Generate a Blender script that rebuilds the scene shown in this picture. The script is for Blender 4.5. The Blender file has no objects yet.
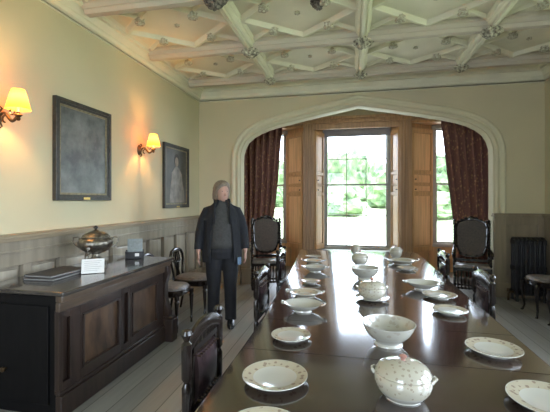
import bpy, bmesh, math, random
from mathutils import Vector, Matrix, noise
random.seed(7)
C = bpy.context.scene.collection
PI = math.pi
CAMZ = 1.45

# ------------------------------------------------------------------ materials
def new_mat(name):
    m = bpy.data.materials.new(name); m.use_nodes = True
    nt = m.node_tree; b = nt.nodes['Principled BSDF']
    return m, nt, b

def setspec(b, rough, metal=0.0, spec=0.5, coat=0.0, coat_rough=0.05):
    b.inputs['Roughness'].default_value = rough
    b.inputs['Metallic'].default_value = metal
    b.inputs['Specular IOR Level'].default_value = spec
    b.inputs['Coat Weight'].default_value = coat
    b.inputs['Coat Roughness'].default_value = coat_rough

def mat(name, col, rough=0.6, metal=0.0, var=0.06, scale=8.0, bump=0.0, bscale=60.0, stretch=(1,1,1), spec=0.5, coat=0.0, col2=None, detail=6, coat_rough=0.05):
    """noise-mottled procedural material"""
    m, nt, b = new_mat(name); N = nt.nodes; L = nt.links
    setspec(b, rough, metal, spec, coat, coat_rough)
    tc = N.new('ShaderNodeTexCoord'); mp = N.new('ShaderNodeMapping')
    mp.inputs['Scale'].default_value = stretch
    L.new(tc.outputs['Object'], mp.inputs['Vector'])
    nz = N.new('ShaderNodeTexNoise'); nz.inputs['Scale'].default_value = scale; nz.inputs['Detail'].default_value = detail
    L.new(mp.outputs['Vector'], nz.inputs['Vector'])
    cr = N.new('ShaderNodeValToRGB')
    c1 = [max(0, c*(1-var)) for c in col]; c2 = [min(1, c*(1+var)) for c in col] if col2 is None else col2
    cr.color_ramp.elements[0].position = 0.35; cr.color_ramp.elements[1].position = 0.65
    cr.color_ramp.elements[0].color = (*c1, 1); cr.color_ramp.elements[1].color = (*c2, 1)
    L.new(nz.outputs['Fac'], cr.inputs['Fac']); L.new(cr.outputs['Color'], b.inputs['Base Color'])
    if bump > 0:
        n2 = N.new('ShaderNodeTexNoise'); n2.inputs['Scale'].default_value = bscale; n2.inputs['Detail'].default_value = 4
        L.new(mp.outputs['Vector'], n2.inputs['Vector'])
        bp = N.new('ShaderNodeBump'); bp.inputs['Strength'].default_value = bump; bp.inputs['Distance'].default_value = 0.01
        L.new(n2.outputs['Fac'], bp.inputs['Height']); L.new(bp.outputs['Normal'], b.inputs['Normal'])
    return m

M = {}
M['paint'] = mat('wall_paint', (0.59, 0.525, 0.345), 0.85, var=0.03, scale=1.5, bump=0.05, bscale=200)
M['cream'] = mat('cream_trim_paint', (0.66, 0.61, 0.42), 0.55, var=0.03, scale=3)
M['ceil'] = mat('ceiling_plaster', (0.74, 0.70, 0.52), 0.85, var=0.05, scale=3, bump=0.08, bscale=80)
M['beam'] = mat('beam_plaster', (0.52, 0.46, 0.35), 0.8, var=0.06, scale=4, stretch=(0.3, 1, 1))
M['rib'] = mat('rib_plaster', (0.78, 0.75, 0.55), 0.75, var=0.04, scale=6)
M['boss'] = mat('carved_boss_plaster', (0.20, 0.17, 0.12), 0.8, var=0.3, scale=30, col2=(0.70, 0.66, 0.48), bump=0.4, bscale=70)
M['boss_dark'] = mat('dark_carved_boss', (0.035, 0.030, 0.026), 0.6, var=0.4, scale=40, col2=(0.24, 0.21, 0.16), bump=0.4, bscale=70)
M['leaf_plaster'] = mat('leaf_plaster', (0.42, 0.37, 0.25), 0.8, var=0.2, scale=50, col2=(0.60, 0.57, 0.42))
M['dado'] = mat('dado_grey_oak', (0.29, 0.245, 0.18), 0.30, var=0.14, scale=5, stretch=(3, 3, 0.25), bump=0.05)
M['dado_field'] = mat('polished_dado_field_sheen', (0.42, 0.37, 0.285), 0.22, var=0.12, scale=5, stretch=(3, 3, 0.25))  # polished fields, base colour made paler to paint in window sheen
M['dado_rail'] = mat('dado_rail_oak', (0.30, 0.235, 0.15), 0.40, var=0.12, scale=6, stretch=(4, 0.3, 4))
M['dado_far'] = mat('dado_brown_oak', (0.27, 0.215, 0.145), 0.42, var=0.14, scale=5, stretch=(3, 3, 0.25))
M['pine'] = mat('honey_oak', (0.64, 0.39, 0.18), 0.34, var=0.14, scale=4, stretch=(6, 6, 0.35), bump=0.04)
M['pine_panel_lit'] = mat('honey_oak_panel_lit', (0.82, 0.54, 0.27), 0.34, var=0.12, scale=5, stretch=(6, 6, 0.3))  # same oak with brighter colour, standing in for window light on the panels
M['pine_dark'] = mat('oak_pilaster', (0.52, 0.315, 0.165), 0.40, var=0.16, scale=4, stretch=(8, 8, 0.3))
M['mahog'] = mat('dark_mahogany', (0.013, 0.008, 0.006), 0.24, var=0.35, scale=7, stretch=(4, 4, 0.5), coat=0.35, coat_rough=0.12)
M['mahog_front'] = mat('brown_mahogany_front', (0.032, 0.019, 0.014), 0.33, var=0.3, scale=6, stretch=(3, 3, 0.4), coat=0.12, coat_rough=0.15)
M['mahog_panel'] = mat('flamed_mahogany_panel', (0.050, 0.027, 0.016), 0.30, var=0.35, scale=5, stretch=(2, 2, 0.8), col2=(0.13, 0.072, 0.038), coat=0.3, coat_rough=0.12)
M['mahog_mould'] = mat('tan_mahogany_moulding', (0.085, 0.058, 0.038), 0.30, var=0.2, scale=8, stretch=(4, 0.6, 4), coat=0.3)
M['side_top'] = mat('sideboard_top_polish', (0.045, 0.038, 0.032), 0.16, var=0.2, scale=5, stretch=(4, 0.5, 4), coat=0.7, coat_rough=0.08)
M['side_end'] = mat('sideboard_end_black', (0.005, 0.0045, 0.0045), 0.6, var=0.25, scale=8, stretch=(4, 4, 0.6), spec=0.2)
M['leather'] = mat('oxblood_leather', (0.045, 0.026, 0.028), 0.26, var=0.25, scale=12, bump=0.1, bscale=150)
M['seat_fab'] = mat('grey_silk_seat', (0.20, 0.18, 0.17), 0.35, var=0.25, scale=25)
M['caned'] = mat('brown_tapestry', (0.075, 0.056, 0.044), 0.6, var=0.3, scale=60, bump=0.3, bscale=200)
M['brass'] = mat('brass', (0.55, 0.38, 0.14), 0.28, metal=1.0, var=0.15, scale=20)
M['bronze'] = mat('dark_bronze', (0.10, 0.065, 0.035), 0.35, metal=0.7, var=0.2, scale=20)
M['silver'] = mat('tarnished_silver', (0.20, 0.18, 0.145), 0.3, metal=0.85, var=0.4, scale=30, bump=0.5, bscale=45)
M['iron'] = mat('black_iron', (0.018, 0.018, 0.019), 0.42, var=0.2, scale=15)
M['card'] = mat('white_card', (0.66, 0.68, 0.66), 0.7, var=0.03)
M['greycard'] = mat('grey_printed_card', (0.22, 0.26, 0.26), 0.5, var=0.12, scale=60)
M['folder'] = mat('dark_folder_cloth', (0.050, 0.047, 0.045), 0.45, var=0.2, scale=20)
M['pages'] = mat('grey_page_edges', (0.26, 0.25, 0.23), 0.7, var=0.1, scale=50)
M['sash'] = mat('grey_sash_paint', (0.42, 0.40, 0.34), 0.5, var=0.08)
M['frame_dark'] = mat('picture_frame_black', (0.035, 0.033, 0.028), 0.4, var=0.3, scale=30)
M['frame_gilt'] = mat('picture_slip_dull_gilt', (0.24, 0.20, 0.12), 0.45, var=0.2, scale=30, metal=0.3)
M['skin'] = mat('skin', (0.40, 0.23, 0.17), 0.55, var=0.06, scale=10)
M['hair'] = mat('ash_blond_hair', (0.19, 0.145, 0.10), 0.55, var=0.25, scale=30, stretch=(3, 3, 0.4), bump=0.5, bscale=50)
M['jacket'] = mat('charcoal_jacket', (0.010, 0.0105, 0.013), 0.85, var=0.2, scale=25, bump=0.2, bscale=100)
M['top'] = mat('grey_knit_top', (0.044, 0.042, 0.038), 0.85, var=0.2, scale=40, bump=0.3, bscale=150)
M['jeans_blue'] = mat('pale_blue_lining', (0.11, 0.17, 0.24), 0.8, var=0.15, scale=20)
M['trousers'] = mat('black_trousers', (0.010, 0.010, 0.012), 0.85, var=0.2, scale=20)
M['shoe'] = mat('black_shoe_leather', (0.015, 0.015, 0.016), 0.25, var=0.1)
M['lawn'] = mat('pale_lawn', (0.30, 0.34, 0.18), 0.95, var=0.15, scale=0.4, bump=0.2)
M['gravel'] = mat('pale_gravel', (0.52, 0.50, 0.44), 0.95, var=0.1, scale=2)
M['foliage'] = mat('bush_foliage', (0.075, 0.13, 0.055), 0.9, var=0.35, scale=1.2, col2=(0.16, 0.23, 0.10), bump=0.6, bscale=3)
M['bark'] = mat('bark', (0.10, 0.08, 0.06), 0.9)
M['eye'] = mat('dark_eye', (0.02, 0.015, 0.012), 0.3)
M['lips'] = mat('lips', (0.38, 0.15, 0.12), 0.5)

# curtain: maroon cloth with small rusty figures
def curtain_mat():
    m, nt, b = new_mat('maroon_figured_cloth'); N = nt.nodes; L = nt.links
    setspec(b, 0.75)
    tc = N.new('ShaderNodeTexCoord')
    vo = N.new('ShaderNodeTexVoronoi'); vo.inputs['Scale'].default_value = 14
    nz = N.new('ShaderNodeTexNoise'); nz.inputs['Scale'].default_value = 22; nz.inputs['Detail'].default_value = 5
    L.new(tc.outputs['Object'], vo.inputs['Vector']); L.new(tc.outputs['Object'], nz.inputs['Vector'])
    ad = N.new('ShaderNodeMath'); ad.operation = 'ADD'
    L.new(vo.outputs['Distance'], ad.inputs[0]); L.new(nz.outputs['Fac'], ad.inputs[1])
    cr = N.new('ShaderNodeValToRGB'); e = cr.color_ramp.elements
    e[0].position = 0.62; e[0].color = (0.52, 0.29, 0.15, 1); e[1].position = 0.86; e[1].color = (0.27, 0.125, 0.095, 1)
    L.new(ad.outputs[0], cr.inputs['Fac']); L.new(cr.outputs['Color'], b.inputs['Base Color'])
    return m
M['curtain'] = curtain_mat()

# table top: dark polished mahogany with long grain
def table_mat():
    m, nt, b = new_mat('polished_table_mahogany'); N = nt.nodes; L = nt.links
    setspec(b, 0.16, 0, 0.6, 1.0, 0.075)
    b.inputs['Coat IOR'].default_value = 1.75
    tc = N.new('ShaderNodeTexCoord'); mp = N.new('ShaderNodeMapping'); mp.inputs['Scale'].default_value = (0.8, 6, 1)
    L.new(tc.outputs['Object'], mp.inputs['Vector'])
    nz = N.new('ShaderNodeTexNoise'); nz.inputs['Scale'].default_value = 6; nz.inputs['Detail'].default_value = 8
    L.new(mp.outputs['Vector'], nz.inputs['Vector'])
    cr = N.new('ShaderNodeValToRGB'); e = cr.color_ramp.elements
    e[0].position = 0.3; e[0].color = (0.017, 0.009, 0.0075, 1); e[1].position = 0.75; e[1].color = (0.052, 0.028, 0.021, 1)
    L.new(nz.outputs['Fac'], cr.inputs['Fac']); L.new(cr.outputs['Color'], b.inputs['Base Color'])
    n2 = N.new('ShaderNodeTexNoise'); n2.inputs['Scale'].default_value = 2.2; n2.inputs['Detail'].default_value = 2
    L.new(tc.outputs['Object'], n2.inputs['Vector'])
    mr = N.new('ShaderNodeMapRange'); mr.inputs['To Min'].default_value = 0.05; mr.inputs['To Max'].default_value = 0.13
    L.new(n2.outputs['Fac'], mr.inputs['Value']); L.new(mr.outputs['Result'], b.inputs['Coat Roughness'])
    return m
M['table'] = table_mat()

# floor boards
def floor_mat():
    m, nt, b = new_mat('grey_limed_floorboards'); N = nt.nodes; L = nt.links
    setspec(b, 0.42)
    tc = N.new('ShaderNodeTexCoord'); sp = N.new('ShaderNodeSeparateXYZ'); L.new(tc.outputs['Object'], sp.inputs[0])
    mu = N.new('ShaderNodeMath'); mu.operation = 'MULTIPLY'; mu.inputs[1].default_value = 1/0.165; L.new(sp.outputs['X'], mu.inputs[0])
    fl = N.new('ShaderNodeMath'); fl.operation = 'FLOOR'; L.new(mu.outputs[0], fl.inputs[0])
    fr = N.new('ShaderNodeMath'); fr.operation = 'FRACT'; L.new(mu.outputs[0], fr.inputs[0])
    wn = N.new('ShaderNodeTexWhiteNoise'); wn.noise_dimensions = '1D'; L.new(fl.outputs[0], wn.inputs['W'])
    mp = N.new('ShaderNodeMapping'); mp.inputs['Scale'].default_value = (9, 0.7, 1); L.new(tc.outputs['Object'], mp.inputs['Vector'])
    nz = N.new('ShaderNodeTexNoise'); nz.inputs['Scale'].default_value = 3; nz.inputs['Detail'].default_value = 7; L.new(mp.outputs['Vector'], nz.inputs['Vector'])
    a = N.new('ShaderNodeMath'); a.operation = 'MULTIPLY_ADD'; a.inputs[1].default_value = 0.45; L.new(wn.outputs['Value'], a.inputs[0])
    mm = N.new('ShaderNodeMath'); mm.operation = 'MULTIPLY'; mm.inputs[1].default_value = 0.6; L.new(nz.outputs['Fac'], mm.inputs[0]); L.new(mm.outputs[0], a.inputs[2])
    cr = N.new('ShaderNodeValToRGB'); e = cr.color_ramp.elements
    e[0].position = 0.1; e[0].color = (0.185, 0.175, 0.155, 1); e[1].position = 0.9; e[1].color = (0.34, 0.325, 0.29, 1)
    L.new(a.outputs[0], cr.inputs['Fac'])
    gp = N.new('ShaderNodeMath'); gp.operation = 'GREATER_THAN'; gp.inputs[1].default_value = 0.035; L.new(fr.outputs[0], gp.inputs[0])
    mx = N.new('ShaderNodeMix'); mx.data_type = 'RGBA'; mx.inputs[6].default_value = (0.07, 0.062, 0.05, 1)
    L.new(gp.outputs[0], mx.inputs[0]); L.new(cr.outputs['Color'], mx.inputs[7]); L.new(mx.outputs[2], b.inputs['Base Color'])
    return m
M['floor'] = floor_mat()

# china: cream glaze with a sprigged border (object radius)
def china_mat(name, rim_in, rim_out, base=(0.50, 0.485, 0.42), border=(0.43, 0.36, 0.22), sprig=(0.17, 0.09, 0.07), axis='R', scale=38, amt=1.0):
    m, nt, b = new_mat(name); N = nt.nodes; L = nt.links
    setspec(b, 0.14, 0, 0.5, 0.6, 0.04)
    tc = N.new('ShaderNodeTexCoord'); sp = N.new('ShaderNodeSeparateXYZ'); L.new(tc.outputs['Object'], sp.inputs[0])
    if axis == 'R':
        cb = N.new('ShaderNodeCombineXYZ'); L.new(sp.outputs['X'], cb.inputs[0]); L.new(sp.outputs['Y'], cb.inputs[1])
        ln = N.new('ShaderNodeVectorMath'); ln.operation = 'LENGTH'; L.new(cb.outputs[0], ln.inputs[0]); r = ln.outputs['Value']
    else: r = sp.outputs['Z']
    g1 = N.new('ShaderNodeMath'); g1.operation = 'GREATER_THAN'; g1.inputs[1].default_value = rim_in; L.new(r, g1.inputs[0])
    g2 = N.new('ShaderNodeMath'); g2.operation = 'LESS_THAN'; g2.inputs[1].default_value = rim_out; L.new(r, g2.inputs[0])
    band = N.new('ShaderNodeMath'); band.operation = 'MULTIPLY'; L.new(g1.outputs[0], band.inputs[0]); L.new(g2.outputs[0], band.inputs[1])
    vo = N.new('ShaderNodeTexVoronoi'); vo.inputs['Scale'].default_value = scale; L.new(tc.outputs['Object'], vo.inputs['Vector'])
    nz = N.new('ShaderNodeTexNoise'); nz.inputs['Scale'].default_value = scale*3; L.new(tc.outputs['Object'], nz.inputs['Vector'])
    ma = N.new('ShaderNodeMath'); ma.operation = 'MULTIPLY_ADD'; ma.inputs[1].default_value = 0.45; L.new(nz.outputs['Fac'], ma.inputs[0]); L.new(vo.outputs['Distance'], ma.inputs[2])
    lt = N.new('ShaderNodeMath'); lt.operation = 'LESS_THAN'; lt.inputs[1].default_value = 0.52; L.new(ma.outputs[0], lt.inputs[0])
    sb = N.new('ShaderNodeMath'); sb.operation = 'MULTIPLY'; L.new(lt.outputs[0], sb.inputs[0]); L.new(band.outputs[0], sb.inputs[1])
    sb2 = N.new('ShaderNodeMath'); sb2.operation = 'MULTIPLY'; sb2.inputs[1].default_value = 0.6*amt; L.new(sb.outputs[0], sb2.inputs[0])
    b2 = N.new('ShaderNodeMath'); b2.operation = 'MULTIPLY'; b2.inputs[1].default_value = 0.6*amt; L.new(band.outputs[0], b2.inputs[0])
    m1 = N.new('ShaderNodeMix'); m1.data_type = 'RGBA'; m1.inputs[6].default_value = (*base, 1); m1.inputs[7].default_value = (*border, 1); L.new(b2.outputs[0], m1.inputs[0])
    m2 = N.new('ShaderNodeMix'); m2.data_type = 'RGBA'; m2.inputs[7].default_value = (*sprig, 1); L.new(sb2.outputs[0], m2.inputs[0]); L.new(m1.outputs[2], m2.inputs[6])
    L.new(m2.outputs[2], b.inputs['Base Color'])
    return m
M['plate'] = china_mat('plate_china', 0.085, 0.124)
M['plate_small'] = china_mat('small_plate_china', 0.068, 0.097)
M['bowl'] = china_mat('bowl_china', 0.052, 0.10, axis='Z', scale=30, border=(0.42, 0.38, 0.28), amt=0.35)
M['tureen'] = china_mat('tureen_china', 0.03, 0.30, axis='Z', scale=62, border=(0.44, 0.39, 0.27), amt=0.75)

def shade_mat():
    m, nt, b = new_mat('lit_pleated_shade'); N = nt.nodes; L = nt.links
    setspec(b, 0.8)
    b.inputs['Base Color'].default_value = (0.50, 0.26, 0.06, 1)
    tl = N.new('ShaderNodeBsdfTranslucent'); tl.inputs[0].default_value = (.90, .42, .08, 1)
    ms = N.new('ShaderNodeMixShader'); ms.inputs[0].default_value = .20
    L.new(b.outputs[0], ms.inputs[1]); L.new(tl.outputs[0], ms.inputs[2]); L.new(ms.outputs[0], N['Material Output'].inputs['Surface'])
    tc = N.new('ShaderNodeTexCoord'); sp = N.new('ShaderNodeSeparateXYZ'); L.new(tc.outputs['Generated'], sp.inputs[0])
    cr = N.new('ShaderNodeValToRGB'); e = cr.color_ramp.elements
    e[0].position = 0.0; e[0].color = (0.95, 0.38, 0.03, 1); e[1].position = 1.0; e[1].color = (1.0, 0.55, 0.09, 1)
    k = e.new(0.55); k.color = (1.0, 0.66, 0.14, 1)
    L.new(sp.outputs['Z'], cr.inputs['Fac']); L.new(cr.outputs['Color'], b.inputs['Emission Color'])
    b.inputs['Emission Strength'].default_value = 0.25
    return m
M['shade'] = shade_mat()

def glass_mat():
    m, nt, b = new_mat('window_glass'); N = nt.nodes; L = nt.links
    tr = N.new('ShaderNodeBsdfTransparent'); gl = N.new('ShaderNodeBsdfGlossy'); gl.inputs['Roughness'].default_value = 0.02
    fr = N.new('ShaderNodeFresnel'); fr.inputs['IOR'].default_value = 1.3
    mx = N.new('ShaderNodeMixShader'); L.new(fr.outputs[0], mx.inputs[0]); L.new(tr.outputs[0], mx.inputs[1]); L.new(gl.outputs[0], mx.inputs[2])
    L.new(mx.outputs[0], N['Material Output'].inputs['Surface'])
    return m
M['glass'] = glass_mat()

def painting_mat(name, dark, light, cx, cz, figure=False):
    """cloudy old canvas; with figure=True a pale half-length figure in a light dress"""
    m, nt, b = new_mat(name); N = nt.nodes; L = nt.links
    setspec(b, 0.38, 0, 0.5)
    tc = N.new('ShaderNodeTexCoord')
    nz = N.new('ShaderNodeTexNoise'); nz.inputs['Scale'].default_value = 3.2; nz.inputs['Detail'].default_value = 9; nz.inputs['Roughness'].default_value = 0.65
    L.new(tc.outputs['Object'], nz.inputs['Vector'])
    cr = N.new('ShaderNodeValToRGB'); e = cr.color_ramp.elements
    e[0].position = 0.36; e[0].color = (*dark, 1); e[1].position = 0.68; e[1].color = (*light, 1)
    L.new(nz.outputs['Fac'], cr.inputs['Fac']); L.new(cr.outputs['Color'], b.inputs['Base Color'])
    return m
M['canvas1'] = painting_mat('cloudy_canvas_glare', (0.07, 0.075, 0.075), (0.24, 0.25, 0.24), 0, 0)  # cloudy canvas, its light tone raised to stand for glare
M['canvas2'] = painting_mat('portrait_ground', (0.040, 0.038, 0.036), (0.10, 0.095, 0.088), 0, 0)
M['p_skin'] = mat('painted_face', (0.26, 0.19, 0.14), 0.5, var=0.15, scale=20)
M['p_dress'] = mat('painted_dress', (0.22, 0.19, 0.165), 0.5, var=0.3, scale=9)
M['p_hair'] = mat('painted_hair', (0.035, 0.028, 0.022), 0.5)

# ------------------------------------------------------------------ mesh builder
class MB:
    def __init__(s): s.v = []; s.f = []; s.m = []; s.cur = 0; s.T = Matrix.Identity(4)
    def add(s, vs, fs):
        o = len(s.v); s.v += [tuple(s.T @ Vector(p)) for p in vs]
        s.f += [tuple(i+o for i in f) for f in fs]; s.m += [s.cur]*len(fs); return s
    def box(s, x0, y0, z0, x1, y1, z1):
        vs = [(x0,y0,z0),(x1,y0,z0),(x1,y1,z0),(x0,y1,z0),(x0,y0,z1),(x1,y0,z1),(x1,y1,z1),(x0,y1,z1)]
        return s.add(vs, [(0,3,2,1),(4,5,6,7),(0,1,5,4),(1,2,6,5),(2,3,7,6),(3,0,4,7)])
    def rings(s, rs, cap=True, closed=False):
        n = len(rs[0]); vs = [p for r in rs for p in r]; fs = []
        k = len(rs)
        for i in range(k if closed else k-1):
            a = i*n; b = ((i+1) % k)*n
            for j in range(n): fs.append((a+j, a+(j+1) % n, b+(j+1) % n, b+j))
        if cap and not closed:
            fs.append(tuple(range(n-1, -1, -1))); fs.append(tuple((k-1)*n+j for j in range(n)))
        return s.add(vs, fs)
    def lathe(s, prof, c=(0,0,0), seg=24, sx=1, sy=1, lob=0, lamp=0):
        rs = []
        for r, z in prof:
            r = max(r, 0.0004); ring = []
            for j in range(seg):
                a = 2*PI*j/seg; q = r*(1+lamp*math.cos(lob*a)) if lob else r
                ring.append((c[0]+q*sx*math.cos(a), c[1]+q*sy*math.sin(a), c[2]+z))
            rs.append(ring)
        return s.rings(rs)
    def tube(s, pts, rad, seg=10, closed=False, flat=1.0):
        pts = [Vector(p) for p in pts]; n = len(pts)
        if not hasattr(rad, '__len__'): rad = [rad]*n
        rs = []; up = None
        for i, p in enumerate(pts):
            a = pts[i-1] if (i > 0 or closed) else p; b = pts[(i+1) % n] if (i < n-1 or closed) else p
            t = (b-a)
            t = t.normalized() if t.length > 1e-9 else Vector((0,0,1))
            if up is None:
                up = Vector((0,0,1)) if abs(t.z) < 0.9 else Vector((1,0,0))
            u = up - t*up.dot(t)
            if u.length < 1e-6: u = t.orthogonal()
            u.normalize(); w = t.cross(u); up = u
            rs.append([tuple(p + (u*math.cos(2*PI*j/seg) + w*flat*math.sin(2*PI*j/seg))*rad[i]) for j in range(seg)])
        return s.rings(rs, closed=closed)
    def prism(s, poly, z0, z1):
        n = len(poly)
        vs = [(x,y,z0) for x,y in poly]+[(x,y,z1) for x,y in poly]
        return s.add(vs, [tuple(range(n-1,-1,-1)), tuple(range(n,2*n))]+[(i,(i+1)%n,n+(i+1)%n,n+i) for i in range(n)])
    def build(s, name, mats, parent=None, smooth=True, bevel=0.0, kind=None, loc=None, angle=35):
        me = bpy.data.meshes.new(name); me.from_pydata(s.v, [], s.f)
        bm = bmesh.new(); bm.from_mesh(me); bmesh.ops.recalc_face_normals(bm, faces=bm.faces); bm.to_mesh(me); bm.free()
        if not isinstance(mats, (list, tuple)): mats = [mats]
        for m in mats: me.materials.append(m)
        for p, i in zip(me.polygons, s.m): p.material_index = i
        if smooth:
            for p in me.polygons: p.use_smooth = True
            try: me.set_sharp_from_angle(angle=math.radians(angle))
            except Exception: pass
        o = bpy.data.objects.new(name, me); C.objects.link(o)
        if parent: o.parent = parent
        if loc: o.location = loc
        if bevel > 0:
            b = o.modifiers.new('bevel', 'BEVEL'); b.width = bevel; b.segments = 2; b.limit_method = 'ANGLE'; b.angle_limit = math.radians(40)
        if kind: o['kind'] = kind
        return o

def tag(o, label, cat, group=None):
    o['label'] = label; o['category'] = cat
    if group: o['group'] = group
    return o
def empty(name, loc, rz, label, cat, group=None):
    o = bpy.data.objects.new(name, None); C.objects.link(o); o.location = loc; o.rotation_euler = (0, 0, rz); o.empty_display_size = 0.1
    return tag(o, label, cat, group)
def copy_tree(o, parent=None):
    c = o.copy(); C.objects.link(c)
    if parent: c.parent = parent
    for ch in list(o.children): copy_tree(ch, c)
    return c
def dup(root, loc, rz, label, group=None):
    r = copy_tree(root); r.location = loc; r.rotation_euler = (0, 0, rz); r['label'] = label
    if group: r['group'] = group
    return r
def frame_rect(mb, x0, z0, x1, z1, w, y0, y1):
    """rectangular frame in XZ plane"""
    mb.box(x0, y0, z0, x0+w, y1, z1); mb.box(x1-w, y0, z0, x1, y1, z1)
    mb.box(x0+w, y0, z0, x1-w, y1, z0+w); mb.box(x0+w, y0, z1-w, x1-w, y1, z1)
def strip(mb, p, q, w, h, z):
    """raised moulded strip on the ceiling from p to q hanging h below z"""
    p = Vector((*p, 0)); q = Vector((*q, 0)); t = (q-p).normalized(); n = Vector((-t.y, t.x, 0))
    prof = [(-w, 0), (-w*0.55, -h*0.55), (-w*0.4, -h), (w*0.4, -h), (w*0.55, -h*0.55), (w, 0)]
    rs = [[tuple(b + n*u + Vector((0,0,z+k))) for u, k in prof] for b in (p, q)]
    mb.rings(rs)

# ------------------------------------------------------------------ room dimensions
XL, XR, YF, YB = -2.67, 2.79, -2.2, 6.10      # left, right, wall behind the camera, arched wall
YT = 0.20                                     # thickness of arched wall
CEIL = 3.40; CX = 0.10
YG, YI = 8.00, 7.60                            # bay: glass plane, inner face of window wall
BXL, BXR = -2.35, 2.55
BC = 3.40                                      # ceiling of the bay

m = MB(); m.box(XL-.3, YF-.3, -.12, XR+.3, YG+.4, 0)
m.build('floor', M['floor'], smooth=False, kind='structure')

# left wall (with dado) ---------------------------------------------------
m = MB(); m.box(XL-.3, YF-.3, 0, XL, YB+YT, CEIL+.1)
wl = m.build('wall_left', M['paint'], smooth=False, kind='structure')
# right wall with tall out-of-view windows added to light the room
ADDED_RW = [(-1.5, -0.1), (0.45, 1.85), (2.35, 3.75)]; RZ0, RZ1 = 0.75, 2.85
m = MB(); ys = YF-.3
for a, b in ADDED_RW:
    m.box(XR, ys, 0, XR+.3, a, CEIL+.1); m.box(XR, a, 0, XR+.3, b, RZ0); m.box(XR, a, RZ1, XR+.3, b, CEIL+.1); ys = b
m.box(XR, ys, 0, XR+.3, YB+YT, CEIL+.1)
wr = m.build('wall_right', M['paint'], smooth=False, kind='structure')
ADDED_FW = [(-2.0, -.35)]  # unseen opening behind the camera, added to throw light forward
m = MB(); xs_ = XL-.3
for a, b in ADDED_FW:
    m.box(xs_, YF-.3, 0, a, YF, CEIL+.1); m.box(a, YF-.3, 0, b, YF, RZ0); m.box(a, YF-.3, RZ1, b, YF, CEIL+.1); xs_ = b
m.box(xs_, YF-.3, 0, XR+.3, YF, CEIL+.1)
m.build('wall_front', M['paint'], smooth=False, kind='structure')

# arched wall -------------------------------------------------------------
half = [(0.0, 2.950), (.22, 2.905), (.466, 2.862), (.83, 2.79), (1.26, 2.700), (1.47, 2.645), (1.62, 2.59), (1.74, 2.525), (1.84, 2.44), (1.90, 2.34), (1.935, 2.22), (1.94, 2.1)]
half = [(u*1.031, 1.45+(z-1.45)*1.03) for u, z in half]; AW = 2.0
def arch_path(off=0.0):
    """left foot -> apex -> right foot, offset outward"""
    pts = [(-u, z) for u, z in reversed(half)] ; pts = [(-2.0, 0.0)] + pts + [(u, z) for u, z in half[1:]] + [(2.0, 0.0)]
    out = []
    for i, (x, z) in enumerate(pts):
        a = pts[max(i-1, 0)]; b = pts[min(i+1, len(pts)-1)]
        t = Vector((b[0]-a[0], b[1]-a[1])).normalized(); n = Vector((-t.y, t.x))
        out.append((CX+x+n.x*off, z+n.y*off))
    out[0] = (CX-2.0-off, 0); out[-1] = (CX+2.0+off, 0)
    return out
m = MB()
ap = arch_path()
top = CEIL+.1
y0, y1 = YB, YB+YT
n = len(ap)
vs = []; fs = []
outer = []
for (x, z) in ap:
    outer.append((x, top))
outer[0] = (XL, 0); outer[1] = (XL, 2.1); outer[2] = (XL, top); outer[-1] = (XR, 0); outer[-2] = (XR, 2.1); outer[-3] = (XR, top)
for (x, z), (ox, oz) in zip(ap, outer):
    vs += [(x, y0, z), (ox, y0, oz), (x, y1, z), (ox, y1, oz)]
for i in range(n-1):
    a = 4*i; b = 4*(i+1)
    fs += [(a, b, b+1, a+1), (a+2, a+3, b+3, b+2), (a, a+2, b+2, b), (a+1, b+1, b+3, a+3)]
m.add(vs, fs)
wb = m.build('wall_back', M['paint'], smooth=False, kind='structure')
# arch moulding: swept profile (offset outward from opening, y)
prof = [(0.0, y1-.02), (-.012, y1-.02), (-.012, y0+.06), (.0, y0+.02), (.02, y0-.012), (.045, y0-.03), (.065, y0-.022), (.08, y0-.006), (.10, y0-.008), (.112, y0-.03), (.132, y0-.042), (.15, y0-.038), (.165, y0-.018), (.168, y0+.01), (.01, y0+.01)]
m = MB(); paths = [arch_path(o) for o, _ in prof]
rs = [[(paths[k][i][0], prof[k][1], paths[k][i][1]) for k in range(len(prof))] for i in range(len(ap))]
m.rings(rs)
m.build('trim_1', M['cream'], smooth=True, kind='structure', angle=50)

# cornice (left, back, right) --------------------------------------------
cz = 3.19
cprof = [(0, 0), (.012, 0), (.012, .012), (.0, .012), (.0, .03), (.03, .045), (.045, .07), (.045, .09), (.075, .125), (.085, .15), (.115, .155), (.12, .19), (.16, .21), (.16, CEIL-cz), (-.02, CEIL-cz), (-.02, 0)]
def sweep_open(points2d, prof):
    m = MB(); rs = []
    for (px, py), (nx, ny) in points2d: rs.append([(px+nx*o, py+ny*o, cz+z) for o, z in prof])
    m.rings(rs); return m
pts = [((XL, YF), (1, 0)), ((XL, YB), (1, -1)), ((XR, YB), (-1, -1)), ((XR, YF), (-1, 0))]
m = sweep_open(pts, cprof); m.build('trim_2', M['ceil'], kind='structure', angle=25)

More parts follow.
